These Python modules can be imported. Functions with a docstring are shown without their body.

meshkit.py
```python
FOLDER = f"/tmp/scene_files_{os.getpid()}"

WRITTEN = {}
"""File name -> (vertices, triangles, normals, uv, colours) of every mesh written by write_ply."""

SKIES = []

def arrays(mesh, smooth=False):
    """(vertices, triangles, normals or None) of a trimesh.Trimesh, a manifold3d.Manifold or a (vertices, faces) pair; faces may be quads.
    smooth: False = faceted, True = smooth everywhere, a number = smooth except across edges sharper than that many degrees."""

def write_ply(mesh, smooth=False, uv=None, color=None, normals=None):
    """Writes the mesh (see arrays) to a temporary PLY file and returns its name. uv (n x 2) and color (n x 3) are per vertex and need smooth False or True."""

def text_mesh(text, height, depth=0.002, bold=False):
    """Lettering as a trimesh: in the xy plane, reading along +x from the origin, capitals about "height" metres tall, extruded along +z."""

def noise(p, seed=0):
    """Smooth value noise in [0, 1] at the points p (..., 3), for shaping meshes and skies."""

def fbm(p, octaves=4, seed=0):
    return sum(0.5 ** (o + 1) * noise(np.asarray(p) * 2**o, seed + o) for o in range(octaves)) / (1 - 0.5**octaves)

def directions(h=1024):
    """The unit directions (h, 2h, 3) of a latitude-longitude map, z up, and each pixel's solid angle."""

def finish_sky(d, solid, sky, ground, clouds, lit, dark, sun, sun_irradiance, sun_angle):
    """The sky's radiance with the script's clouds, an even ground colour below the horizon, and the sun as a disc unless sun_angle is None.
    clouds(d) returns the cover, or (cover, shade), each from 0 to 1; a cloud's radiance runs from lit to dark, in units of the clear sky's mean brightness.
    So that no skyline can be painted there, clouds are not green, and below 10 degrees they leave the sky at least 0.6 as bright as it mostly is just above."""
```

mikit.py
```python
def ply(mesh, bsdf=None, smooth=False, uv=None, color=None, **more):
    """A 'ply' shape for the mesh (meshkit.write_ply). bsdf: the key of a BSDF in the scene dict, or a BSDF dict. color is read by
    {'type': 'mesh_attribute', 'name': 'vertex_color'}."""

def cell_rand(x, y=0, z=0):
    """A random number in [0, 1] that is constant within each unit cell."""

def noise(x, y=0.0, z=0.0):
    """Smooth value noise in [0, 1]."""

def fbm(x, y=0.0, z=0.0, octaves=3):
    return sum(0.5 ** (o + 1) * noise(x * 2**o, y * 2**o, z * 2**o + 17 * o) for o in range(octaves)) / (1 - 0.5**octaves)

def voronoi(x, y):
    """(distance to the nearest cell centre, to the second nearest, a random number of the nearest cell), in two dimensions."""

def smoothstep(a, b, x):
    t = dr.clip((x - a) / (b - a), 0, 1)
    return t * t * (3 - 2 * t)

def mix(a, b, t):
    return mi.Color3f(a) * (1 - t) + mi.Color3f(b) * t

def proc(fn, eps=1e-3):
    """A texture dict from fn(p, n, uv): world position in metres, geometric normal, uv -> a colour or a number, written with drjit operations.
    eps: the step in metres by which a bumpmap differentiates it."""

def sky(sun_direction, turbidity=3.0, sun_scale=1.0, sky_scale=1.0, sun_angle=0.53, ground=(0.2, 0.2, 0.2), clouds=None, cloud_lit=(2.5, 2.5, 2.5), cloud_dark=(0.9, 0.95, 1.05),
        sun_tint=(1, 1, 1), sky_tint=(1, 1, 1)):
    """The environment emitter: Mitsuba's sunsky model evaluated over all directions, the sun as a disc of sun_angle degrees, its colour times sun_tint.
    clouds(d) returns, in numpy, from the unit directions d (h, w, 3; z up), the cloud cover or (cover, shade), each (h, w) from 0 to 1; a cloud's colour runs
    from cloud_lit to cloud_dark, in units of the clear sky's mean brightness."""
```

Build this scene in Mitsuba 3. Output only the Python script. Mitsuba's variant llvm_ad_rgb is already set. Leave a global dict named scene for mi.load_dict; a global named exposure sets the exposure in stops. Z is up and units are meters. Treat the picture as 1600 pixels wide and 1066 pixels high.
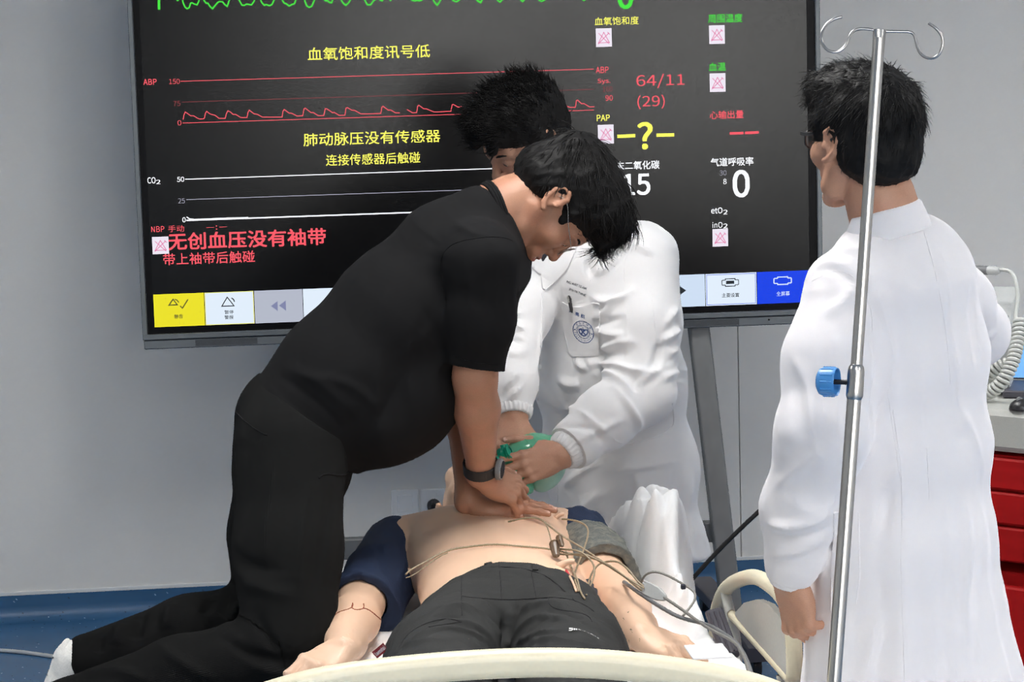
import math, glob, random
import numpy as np
import trimesh
import drjit as dr
import mitsuba as mi
import mikit
from mikit import ply, proc, noise, fbm, voronoi, smoothstep, mix
import meshkit

scene, labels = {}, {}
T = mi.ScalarTransform4f

# ------------------------------------------------------------------ camera
FOC, CAM = 3800.0, np.array([0.0, 0.0, 1.80])          # focal length in pixels of the 1600 px wide frame
YAW, PITCH, ROLL = np.radians([5.52, 7.25, 1.57])
FWD = np.array([math.sin(YAW) * math.cos(PITCH), math.cos(YAW) * math.cos(PITCH), -math.sin(PITCH)])
_r = np.cross(FWD, [0, 0, 1]); _r /= np.linalg.norm(_r); _u = np.cross(_r, FWD)
RIGHT = math.cos(ROLL) * _r - math.sin(ROLL) * _u
UP = math.sin(ROLL) * _r + math.cos(ROLL) * _u
scene['camera'] = {'type': 'perspective', 'fov_axis': 'x', 'fov': math.degrees(2 * math.atan(800 / FOC)), 'near_clip': 0.1, 'far_clip': 60.0,
                   'to_world': T().look_at(origin=CAM.tolist(), target=(CAM + FWD).tolist(), up=UP.tolist())}


def at(px, py, d):
    """The point that the photograph shows at that pixel, d metres away along the view axis."""
    return CAM + d * (FWD + (px - 800) / FOC * RIGHT - (py - 533) / FOC * UP)


# ------------------------------------------------------------------ light: ceiling panels, a row of windows behind the camera
exposure = 0.65
CEIL_Z, WALL_Y = 2.9, 7.612
PANEL_E, WINDOW_E = (13.4, 13.2, 12.8), (6.4, 6.3, 6.05)
PANELS = [(x, y) for x in (0.5, 2.8) for y in (-1.6, 1.6, 4.8)] + [(-1.6, 4.5)]
PANEL_W, PANEL_L = 0.6, 1.2

# ------------------------------------------------------------------ materials
def rgb(c):
    return {'type': 'rgb', 'value': [float(x) for x in c]}


def principled(key, color, rough=0.5, **kw):
    d = {'type': 'principled', 'base_color': color if isinstance(color, dict) else rgb(color), 'roughness': rough if isinstance(rough, dict) else float(rough)}
    bump = kw.pop('bump', None)
    for k, v in kw.items():
        d[k] = v
    if bump:
        d = {'type': 'bumpmap', 'bsdf': d, 'arbitrary': bump[0], 'scale': bump[1]}
    scene[key] = d if 'spec_trans' in kw else {'type': 'twosided', 'bsdf': d}
    return key


def srgb(r, g, b):
    c = np.array([r, g, b]) / 255.0
    return tuple(np.where(c < 0.04045, c / 12.92, ((c + 0.055) / 1.055) ** 2.4))


def grainy(c, amount=0.06, scale=300.0):
    c = mi.Color3f(*[float(x) for x in c])
    return proc(lambda p, n, uv, c=c, a=amount, s=scale: c * (1 - a + 2 * a * noise(p.x * s, p.y * s, p.z * s)))


def emitter(c, weight=1.0):
    return {'type': 'area', 'radiance': rgb(c), 'sampling_weight': float(weight)}


principled('mat_wall', proc(lambda p, n, uv: mi.Color3f(0.79, 0.77, 0.735) * (0.985 + 0.03 * fbm(p.x * 260, p.y * 260, p.z * 260, 2))), 0.6, specular=0.3)
principled('mat_ceiling', (0.8, 0.8, 0.79), 0.8)
principled('mat_trim_white', (0.72, 0.73, 0.73), 0.5)


def vinyl(p, n, uv):
    f1, f2, w = voronoi(p.x * 55 + p.z * 31, p.y * 55 + p.z * 47)
    spot = 1 - smoothstep(0.10, 0.16, f1)
    dark = dr.select(w < 0.08, spot, 0.0)
    light = dr.select(w > 0.965, spot, 0.0)
    base = mi.Color3f(0.030, 0.098, 0.205) * (0.9 + 0.2 * fbm(p.x * 9, p.y * 9, p.z * 9, 3))
    c = mix(base, mi.Color3f(0.012, 0.025, 0.05), dark * 0.8)
    return mix(c, mi.Color3f(0.42, 0.55, 0.68), light * 0.7)


principled('mat_vinyl', proc(vinyl), 0.38, specular=0.5)
principled('mat_cream', grainy((0.80, 0.73, 0.53), 0.02, 200), 0.32, specular=0.5)
principled('mat_cream_grey', grainy((0.52, 0.515, 0.47), 0.03, 200), 0.45)
principled('mat_frame_grey', (0.15, 0.165, 0.175), 0.45, metallic=0.3)
principled('mat_bezel', (0.004, 0.004, 0.005), 0.4, specular=0.1)
principled('mat_grille', proc(lambda p, n, uv: mi.Color3f(0.05, 0.055, 0.06) * (0.55 + 0.9 * noise(p.x * 900, p.y * 900, p.z * 900))), 0.6)
principled('mat_screen', (0.0045, 0.0045, 0.005), 0.24, specular=0.24)
principled('mat_stand', proc(lambda p, n, uv: mi.Color3f(0.20, 0.205, 0.205) * (0.9 + 0.2 * fbm(p.x * 40, p.y * 40, p.z * 15, 2))), 0.42, metallic=0.5)
principled('mat_black_plastic', (0.012, 0.012, 0.013), 0.35)
principled('mat_dark_plastic', (0.045, 0.043, 0.055), 0.45)
principled('mat_white_plastic', (0.88, 0.88, 0.88), 0.35)
principled('mat_steel', proc(lambda p, n, uv: mi.Color3f(0.60, 0.575, 0.54) * (0.85 + 0.3 * fbm(p.x * 160, p.y * 160, p.z * 9, 3))), 0.26, metallic=1.0)
principled('mat_blue_plastic', (0.06, 0.24, 0.55), 0.32, specular=0.5)
principled('mat_blue_dark', (0.012, 0.05, 0.19), 0.35)
principled('mat_red', proc(lambda p, n, uv: mi.Color3f(0.27, 0.006, 0.007) * (0.9 + 0.2 * fbm(p.x * 12, p.y * 12, p.z * 60, 2))), 0.5, specular=0.10)
principled('mat_cart_grey', grainy((0.34, 0.345, 0.32), 0.06, 700), 0.6)
principled('mat_grey_plastic', grainy((0.42, 0.43, 0.42), 0.03, 300), 0.42)
principled('mat_coil', grainy((0.50, 0.51, 0.48), 0.03, 300), 0.42)
principled('mat_dark_grey', (0.14, 0.145, 0.15), 0.4)
principled('mat_laptop_blue', (0.16, 0.40, 0.80), 0.4)
principled('mat_cable_tan', proc(lambda p, n, uv: mi.Color3f(0.27, 0.21, 0.135) * (0.85 + 0.3 * fbm(p.x * 60, p.y * 60, p.z * 60, 2))), 0.42)
principled('mat_cable_grey', (0.20, 0.195, 0.18), 0.45)
principled('mat_cable_light', (0.48, 0.50, 0.52), 0.45)
principled('mat_clip_brown', (0.10, 0.060, 0.032), 0.32)
principled('mat_manikin', proc(lambda p, n, uv: mi.Color3f(0.76, 0.505, 0.35) * (0.965 + 0.07 * fbm(p.x * 22, p.y * 22, p.z * 22, 3))), 0.42, specular=0.4)
principled('mat_manikin_mark', (0.33, 0.10, 0.05), 0.5)
principled('mat_smudge', (0.22, 0.16, 0.10), 0.7)


def weave(scale, amp=1.0):
    return proc(lambda p, n, uv: amp * (noise(p.x * scale, p.y * scale, p.z * scale) + 0.5 * fbm(p.x * scale * 0.21, p.y * scale * 0.21, p.z * scale * 0.21, 2)), 2e-4)


principled('mat_sheet', grainy((0.80, 0.81, 0.81), 0.02, 900), 0.85, sheen=0.2)
principled('mat_coat', grainy((0.74, 0.735, 0.735), 0.015, 1100), 0.8, sheen=0.25)
principled('mat_coat_cool', grainy((0.78, 0.75, 0.75), 0.015, 1100), 0.8, sheen=0.25)
principled('mat_stitch', (0.60, 0.605, 0.63), 0.85)
principled('mat_tee', grainy((0.0034, 0.0034, 0.0039), 0.15, 1200), 0.9, sheen=0.08, specular=0.2)
principled('mat_inner_shirt', (0.035, 0.035, 0.045), 0.85)
principled('mat_navy', grainy((0.008, 0.019, 0.052), 0.15, 900), 0.85, sheen=0.3)


def denim(p, n, uv):
    k = fbm(p.x * 90, p.y * 90, p.z * 90, 3)
    g = noise(p.x * 700, p.y * 700, p.z * 700)
    return mix(mi.Color3f(0.085, 0.095, 0.095), mi.Color3f(0.21, 0.205, 0.17), smoothstep(0.35, 0.8, k) * 0.6 + 0.4 * g)


principled('mat_denim', proc(denim), 0.9)
principled('mat_trousers', grainy((0.021, 0.0215, 0.021), 0.12, 900), 0.8, sheen=0.08, specular=0.3)
principled('mat_seam', (0.010, 0.010, 0.011), 0.8)
CORD = 0.0046


def cord_color(p, n, uv):
    return mi.Color3f(0.0040, 0.0042, 0.0042) * (0.8 + 0.4 * noise(p.x * 500, p.y * 500, p.z * 500))


principled('mat_corduroy', proc(cord_color), 0.9, sheen=0.12, specular=0.2, bump=(proc(lambda p, n, uv: 0.5 + 0.5 * dr.cos(uv.x * (2 * math.pi / CORD)), 4e-4), 0.0016))


def skin(key, c, red=(0.50, 0.17, 0.11), k=0.16):
    def f(p, n, uv):
        blotch = fbm(p.x * 30, p.y * 30, p.z * 30, 3)
        pore = noise(p.x * 600, p.y * 600, p.z * 600)
        return mix(mi.Color3f(*c), mi.Color3f(*red), k * smoothstep(0.35, 0.75, blotch)) * (0.95 + 0.10 * pore)
    principled(key, proc(f), 0.48, specular=0.35)


skin('mat_skin_a', (0.33, 0.165, 0.102))
skin('mat_skin_b', (0.45, 0.245, 0.165))
skin('mat_skin_c', (0.46, 0.245, 0.16))
principled('mat_nail', (0.60, 0.36, 0.29), 0.3)
principled('mat_lip', (0.36, 0.13, 0.105), 0.4)
principled('mat_eye', (0.75, 0.74, 0.72), 0.15)
principled('mat_iris', (0.02, 0.012, 0.008), 0.1)
principled('mat_hair', grainy((0.0045, 0.0042, 0.0043), 0.3, 500), 0.6, specular=0.16)
principled('mat_white_knit', proc(lambda p, n, uv: mi.Color3f(0.74, 0.73, 0.69) * (0.86 + 0.14 * noise(p.x * 380, p.y * 380, p.z * 380))), 0.85)
principled('mat_metal_wire', (0.55, 0.53, 0.50), 0.25, metallic=1.0)
principled('mat_watch_band', (0.010, 0.010, 0.011), 0.6)
principled('mat_print_blue', (0.022, 0.05, 0.16), 0.7)
principled('mat_print_black', (0.012, 0.014, 0.025), 0.7)
principled('mat_print_white', (0.82, 0.82, 0.82), 0.6)
principled('mat_print_red', (0.55, 0.05, 0.06), 0.6)
principled('mat_red_tag', (0.20, 0.012, 0.020), 0.7)
principled('mat_bag_green', (0.17, 0.60, 0.36), 0.14, spec_trans=0.35, specular=0.5)
principled('mat_valve_green', (0.010, 0.36, 0.22), 0.2, spec_trans=0.25)
principled('mat_reservoir', (0.50, 0.80, 0.66), 0.25, spec_trans=0.35, specular=0.4)
scene['mat_lens'] = {'type': 'thindielectric', 'int_ior': 1.5}
principled('mat_panel_body', (0.8, 0.8, 0.8), 0.5)
principled('mat_behind', proc(lambda p, n, uv: mi.Color3f(0.38, 0.38, 0.37) * (0.95 + 0.1 * fbm(p.x * 8, p.y * 8, p.z * 8, 3))), 0.6)

# ------------------------------------------------------------------ helpers: entries of the scene
def key_for(name):
    if name not in scene and name not in labels:
        return name
    k = 1
    while f'{name}_{k:03d}' in scene or f'{name}_{k:03d}' in labels:
        k += 1
    return f'{name}_{k:03d}'


def thing(name, label, category, group=None):
    """The key that the keys of a thing's parts start with."""
    key = key_for(name)
    labels[key] = {'label': label, 'category': category}
    if group:
        labels[key]['group'] = group
    return key


def put(name, mesh, mat, parent=None, smooth=False, label=None, category=None, group=None, kind=None, light=None, **kw):
    key = key_for(f'{parent}__{name}' if parent else name)
    scene[key] = ply(mesh, mat, smooth, **kw)
    if light is not None:
        scene[key]['emitter'] = light
    said = {k: v for k, v in dict(label=label, category=category, group=group, kind=kind).items() if v}
    if said:
        labels[key] = said
    return key


# ------------------------------------------------------------------ helpers: meshes
def V(*a):
    return np.array(a, float)


def unit(v):
    v = np.asarray(v, float)
    return v / (np.linalg.norm(v) + 1e-12)


def join(*ms):
    ms = [m for g in ms for m in (g if isinstance(g, (list, tuple)) else [g])]
    return trimesh.util.concatenate(ms)


def box(x0, x1, y0, y1, z0, z1, bevel=0.0):
    """A box with chamfered edges."""
    if bevel <= 0:
        m = trimesh.creation.box((x1 - x0, y1 - y0, z1 - z0))
        m.apply_translation(((x0 + x1) / 2, (y0 + y1) / 2, (z0 + z1) / 2))
        return m
    pts = []
    lo, hi = V(x0, y0, z0), V(x1, y1, z1)
    for a in range(3):
        for s in np.ndindex(2, 2, 2):
            c = np.where(s, hi - bevel, lo + bevel)
            c[a] = hi[a] if s[a] else lo[a]
            pts.append(c)
    return trimesh.convex.convex_hull(np.array(pts))


def spline(pts, n=40):
    """A smooth curve through the points (Catmull-Rom), n points per metre of index."""
    p = np.asarray(pts, float)
    if len(p) < 3:
        return np.array([p[0] + (p[-1] - p[0]) * t for t in np.linspace(0, 1, n)])
    from scipy.interpolate import CubicSpline
    t = np.r_[0, np.cumsum(np.sqrt(np.linalg.norm(np.diff(p, axis=0), axis=1)) + 1e-9)]
    return CubicSpline(t, p)(np.linspace(0, t[-1], n))


def tube(pts, r, sides=10, caps=True):
    """A round tube along a polyline; r a number or one radius per point."""
    p = np.asarray(pts, float)
    r = np.broadcast_to(np.asarray(r, float), (len(p),))
    t = np.gradient(p, axis=0)
    t /= np.linalg.norm(t, axis=1, keepdims=True) + 1e-12
    a = np.cross(t[0], [0.3, 0.2, 0.93]); a = unit(a)
    A = [a]
    for i in range(1, len(p)):
        a = a - t[i] * (a @ t[i]); a = unit(a); A.append(a)
    A = np.array(A); B = np.cross(t, A)
    ang = np.arange(sides) * 2 * np.pi / sides
    v = (p[:, None] + r[:, None, None] * (np.cos(ang)[None, :, None] * A[:, None] + np.sin(ang)[None, :, None] * B[:, None])).reshape(-1, 3)
    i, j = np.meshgrid(np.arange(len(p) - 1), np.arange(sides), indexing='ij')
    q = np.stack([i * sides + j, i * sides + (j + 1) % sides, (i + 1) * sides + (j + 1) % sides, (i + 1) * sides + j], -1).reshape(-1, 4)
    f = np.vstack([q[:, [0, 1, 2]], q[:, [0, 2, 3]]])
    if caps:
        n = len(v)
        v = np.vstack([v, p[:1], p[-1:]])
        k = np.arange(sides)
        f = np.vstack([f, np.stack([(k + 1) % sides, k, k * 0 + n], 1), np.stack([k + n - sides, (k + 1) % sides + n - sides, k * 0 + n + 1], 1)])
    return trimesh.Trimesh(v, f, process=False)


def sweep(pts, section, up=(0, 0, 1)):
    """A closed section (n x 2: along the side and up axes) carried along a polyline."""
    p = np.asarray(pts, float); s = np.asarray(section, float)
    t = np.gradient(p, axis=0); t /= np.linalg.norm(t, axis=1, keepdims=True)
    side = np.cross(t, up); side /= np.linalg.norm(side, axis=1, keepdims=True)
    w = np.cross(side, t)
    n = len(s)
    v = (p[:, None] + side[:, None] * s[None, :, :1] + w[:, None] * s[None, :, 1:]).reshape(-1, 3)
    i, j = np.meshgrid(np.arange(len(p) - 1), np.arange(n), indexing='ij')
    q = np.stack([i * n + j, i * n + (j + 1) % n, (i + 1) * n + (j + 1) % n, (i + 1) * n + j], -1).reshape(-1, 4)
    f = np.vstack([q[:, [0, 1, 2]], q[:, [0, 2, 3]]])
    m = len(v)
    v = np.vstack([v, v[:n].mean(0), v[-n:].mean(0)])
    k = np.arange(n)
    f = np.vstack([f, np.stack([(k + 1) % n, k, k * 0 + m], 1), np.stack([k + m - n, (k + 1) % n + m - n, k * 0 + m + 1], 1)])
    mesh = trimesh.Trimesh(v, f, process=False)
    if mesh.volume < 0:
        mesh.invert()
    return mesh


def ring(hx, hz, r, n=8, thick=None):
    """A rounded rectangle section, counter-clockwise."""
    out = []
    for cx, cz, a0 in ((hx - r, hz - r, 0), (-hx + r, hz - r, 90), (-hx + r, -hz + r, 180), (hx - r, -hz + r, 270)):
        for k in range(n + 1):
            a = math.radians(a0 + 90 * k / n)
            out.append((cx + r * math.cos(a), cz + r * math.sin(a)))
    return np.array(out)


def lathe(profile, axis_p, axis_d, sides=32):
    """profile: (radius, height along the axis) pairs, turned about the axis."""
    m = trimesh.creation.revolve(np.array(profile, float), sections=sides)
    m.apply_transform(trimesh.geometry.align_vectors([0, 0, 1], unit(axis_d)))
    m.apply_translation(axis_p)
    return m


def extrude(poly, depth):
    ms = [trimesh.creation.extrude_polygon(g, depth, engine='earcut') for g in getattr(poly, 'geoms', [poly]) if g.area > 0]
    return join(ms)


# ------------------------------------------------------------------ helpers: lettering
from shapely import box as sbox, union_all, affinity
from shapely.geometry import Polygon, LineString, Point, MultiPolygon
from PIL import Image, ImageDraw, ImageFont
FONT_PATH = glob.glob('/opt/blender-*/*/datafiles/fonts/Noto Sans CJK Regular.woff2')[0]
FONT = ImageFont.truetype(FONT_PATH, 80)


def glyphs(text, bold=0.0):
    """Outline of a line of text in units of its capital height, from the origin along +x."""
    x0, y0, x1, y1 = FONT.getbbox(text, anchor='ls')
    im = Image.new('L', (x1 - x0 + 8, y1 - y0 + 8))
    ImageDraw.Draw(im).text((4 - x0, 4 - y0), text, 255, FONT, anchor='ls')
    on = np.pad(np.asarray(im) > 127, ((0, 0), (1, 1))).astype(np.int8)
    rows, starts = np.nonzero(np.diff(on, axis=1) == 1)
    ends = np.nonzero(np.diff(on, axis=1) == -1)[1]
    g = union_all(sbox(starts, -rows - 1, ends, -rows)).buffer(0.7 + bold).buffer(-0.7).simplify(0.7)
    return g


def fit(g, x0, z0, w, h):
    """The outline scaled into the rectangle with lower left corner (x0, z0)."""
    a0, b0, a1, b1 = g.bounds
    return affinity.affine_transform(g, [w / (a1 - a0), 0, 0, h / (b1 - b0), x0 - a0 * w / (a1 - a0), z0 - b0 * h / (b1 - b0)])


def stroke(pts, w):
    return LineString(pts).buffer(w / 2, cap_style='flat', join_style='mitre')


def flat(poly):
    """The outline as one layer of triangles in the xy plane."""
    vs, fs, n = [], [], 0
    for g in getattr(poly, 'geoms', [poly]):
        if g.is_empty or g.area <= 0 or g.geom_type != 'Polygon':
            continue
        v, f = trimesh.creation.triangulate_polygon(g, engine='earcut')
        vs.append(v); fs.append(f + n); n += len(v)
    v, f = np.vstack(vs), np.vstack(fs)
    return trimesh.Trimesh(np.c_[v, np.zeros(len(v))], f, process=False)


# ------------------------------------------------------------------ helpers: organic shapes as distance fields, meshed with surface nets
class Shape:
    """A list of blended primitives; each primitive: (function of points, centre and reach of its bound, blend radius, sign)."""
    def __init__(self):
        self.prims = []

    def cone(self, a, b, ra, rb=None, k=0.02, side=None, flat=1.0, cut=False):
        """A tapered capsule from a to b. flat < 1 squeezes it along the direction side."""
        a, b = np.asarray(a, float), np.asarray(b, float)
        rb = ra if rb is None else rb
        d = b - a; L2 = max(d @ d, 1e-12)
        s = None if side is None else unit(np.asarray(side, float) - (d * (np.asarray(side, float) @ d) / L2 if L2 > 1e-8 else 0))

        def f(p):
            q = p - a
            if s is not None:
                q = q + np.outer(q @ s, s) * (1 / flat - 1)
            t = np.clip(q @ d / L2, 0, 1)
            q = q - t[:, None] * d
            e = np.sqrt(np.einsum('ij,ij->i', q, q)) - (ra + (rb - ra) * t)
            return e * math.sqrt(min(1.0, flat)) if s is not None else e
        self.prims.append((f, (a + b) / 2, np.sqrt(L2) / 2 + max(ra, rb) * max(1, flat), k, -1 if cut else 1))
        return self

    def ball(self, c, r, k=0.02, rot=None, cut=False):
        """An ellipsoid with radii r; the columns of rot are its axes."""
        c = np.asarray(c, float); r = np.broadcast_to(np.asarray(r, float), (3,)).copy()
        R = np.eye(3) if rot is None else np.asarray(rot, float)

        def f(p):
            q = (p - c) @ R
            q = q / r; k0 = np.sqrt(np.einsum('ij,ij->i', q, q)); q = q / r; k1 = np.sqrt(np.einsum('ij,ij->i', q, q))
            return k0 * (k0 - 1) / (k1 + 1e-9)
        self.prims.append((f, c, r.max(), k, -1 if cut else 1))
        return self

    def chain(self, pts, radii, k=0.02, side=None, flat=1.0):
        for i in range(len(pts) - 1):
            self.cone(pts[i], pts[i + 1], radii[i], radii[i + 1], k, side, flat)
        return self

    def plane(self, p0, nrm, k=0.004):
        """Cuts away what lies on the side of p0 to which nrm points."""
        p0, nrm = np.asarray(p0, float), unit(nrm)
        self.prims.append((lambda p: (p0 - p) @ nrm, None, 0, k, -1))
        return self

    def near(self, p, prims):
        d = np.full(len(p), 1.0)
        for f, c, reach, k, sign in prims:
            if c is None:
                d = np.maximum(d, -f(p))
                continue
            e = f(p)
            if sign > 0:
                h = np.clip(0.5 + 0.5 * (d - e) / k, 0, 1)
                d = d * (1 - h) + e * h - k * h * (1 - h)
            else:
                h = np.clip(0.5 - 0.5 * (d + e) / k, 0, 1)
                d = d * (1 - h) - e * h + k * h * (1 - h)
        return d

    def __call__(self, p, cell=0.025):
        if len(p) < 3000:
            return self.near(p, self.prims)
        g = np.floor(p / cell).astype(np.int64)
        code = (g[:, 0] * 4099 + g[:, 1]) * 4099 + g[:, 2]
        order = np.argsort(code, kind='stable'); sc = code[order]
        starts = np.r_[0, np.flatnonzero(np.diff(sc)) + 1, len(sc)]
        mids = (g[order[starts[:-1]]] + .5) * cell
        r = cell * .87
        vals = np.stack([f(mids) if c is not None else np.zeros(len(mids)) for f, c, _, _, _ in self.prims], 1)
        ks = np.array([q[3] for q in self.prims]); sg = np.array([q[4] for q in self.prims]); pl = np.array([q[1] is None for q in self.prims])
        dm = np.where((sg > 0)[None] & ~pl[None], vals, 9.0).min(1)
        keep = np.where(pl[None], True, np.where((sg > 0)[None], vals - 1.2 * r < (dm + 1.1 * r)[:, None] + ks[None], vals - 1.5 * r < ks[None]))
        q, count = p[order], np.diff(starts)
        d = np.full(len(p), 1.0)
        for j, (f, c, _, k, sign) in enumerate(self.prims):
            b = np.flatnonzero(keep[:, j])
            if len(b) == 0:
                continue
            if len(b) == len(count):
                i = slice(None)
            else:
                n = count[b]; i = np.arange(n.sum()) + np.repeat(starts[b] - np.r_[0, np.cumsum(n)[:-1]], n)
            e = f(q[i]); di = d[i]
            if c is None:
                d[i] = np.maximum(di, -e)
            elif sign > 0:
                h = np.clip(0.5 + 0.5 * (di - e) / k, 0, 1)
                d[i] = di + h * (e - di) - k * h * (1 - h)
            else:
                h = np.clip(0.5 - 0.5 * (di + e) / k, 0, 1)
                d[i] = di - h * (e + di) + k * h * (1 - h)
        out = np.empty(len(p)); out[order] = d
        return out

    def bounds(self):
        lo = np.min([c - r for f, c, r, k, s in self.prims if c is not None and s > 0], axis=0) - 0.03
        hi = np.max([c + r for f, c, r, k, s in self.prims if c is not None and s > 0], axis=0) + 0.03
        return lo, hi


def nets(fn, h, lo=None, hi=None, project=1):
    """The zero surface of fn as a triangle mesh of cell size h (sparse surface nets)."""
    if lo is None:
        lo, hi = fn.bounds()
    n = np.ceil((hi - lo) / (16 * h)).astype(int) + 1
    cells = np.stack(np.meshgrid(*[np.arange(k) for k in n], indexing='ij'), -1).reshape(-1, 3)
    for size, split, reach in ((16, 4, 1.15), (4, 2, .92), (2, 2, .90)):
        d = fn(lo + (cells + 0.5) * (size * h))
        cells = cells[np.abs(d) < size * h * reach + 0.3 * h]
        sub = np.stack(np.meshgrid(*[np.arange(split)] * 3, indexing='ij'), -1).reshape(-1, 3)
        cells = (cells[:, None] * split + sub[None]).reshape(-1, 3)
    fine = cells                                                         # cells of size h
    big = np.int64(1) << 20
    code = lambda c: (c[..., 0].astype(np.int64) * big + c[..., 1]) * big + c[..., 2]
    corner = np.array(list(np.ndindex(2, 2, 2)))
    pc = code((fine[:, None] + corner[None]))
    uc, inv = np.unique(pc.ravel(), return_inverse=True)
    grid = np.stack([uc // (big * big), uc // big % big, uc % big], -1)
    val = fn(lo + grid * h)[inv].reshape(-1, 8)
    inside = val < 0
    act = inside.any(1) & ~inside.all(1)
    fine, val, inside = fine[act], val[act], inside[act]
    acc, cnt = np.zeros((len(fine), 3)), np.zeros(len(fine))
    for i in range(8):
        for ax in range(3):
            if corner[i][ax] == 0:
                j = i + (4, 2, 1)[ax]
                x = inside[:, i] != inside[:, j]
                t = val[x, i] / (val[x, i] - val[x, j])
                q = np.repeat(corner[i][None].astype(float), x.sum(), 0); q[:, ax] = t
                acc[x] += q; cnt[x] += 1
    v = lo + (fine + acc / cnt[:, None]) * h
    keys = code(fine); order = np.argsort(keys); sk = keys[order]

    def look(c):
        k = code(c); i = np.clip(np.searchsorted(sk, k), 0, len(sk) - 1)
        return np.where(sk[i] == k, order[i], -1)
    faces = []
    for ax in range(3):
        b, c = (ax + 1) % 3, (ax + 2) % 3
        j = (4, 2, 1)[ax]
        x = inside[:, 0] != inside[:, j]
        at0 = fine[x]; eb, ec = np.eye(3, dtype=int)[b], np.eye(3, dtype=int)[c]
        quad = np.stack([look(at0), look(at0 - eb), look(at0 - eb - ec), look(at0 - ec)], 1)
        flip = inside[x, 0]
        quad = np.where(flip[:, None], quad, quad[:, ::-1])
        faces.append(quad[(quad >= 0).all(1)])
    q = np.vstack(faces)
    if project:
        w = acc / cnt[:, None]; g = np.zeros_like(v)
        for ax in range(3):
            for i in range(8):
                o = [w[:, j] if corner[i][j] else 1 - w[:, j] for j in range(3) if j != ax]
                g[:, ax] += (1 if corner[i][ax] else -1) * o[0] * o[1] * val[:, i] / h
        step = -fn(v)[:, None] * g / (np.sum(g * g, 1, keepdims=True) + 1e-3)
        l = np.linalg.norm(step, axis=1, keepdims=True)
        v = v + step * np.minimum(1, 0.6 * h / (l + 1e-12))
    m = trimesh.Trimesh(v, np.vstack([q[:, [0, 1, 2]], q[:, [0, 2, 3]]]), process=False)
    return m


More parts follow.
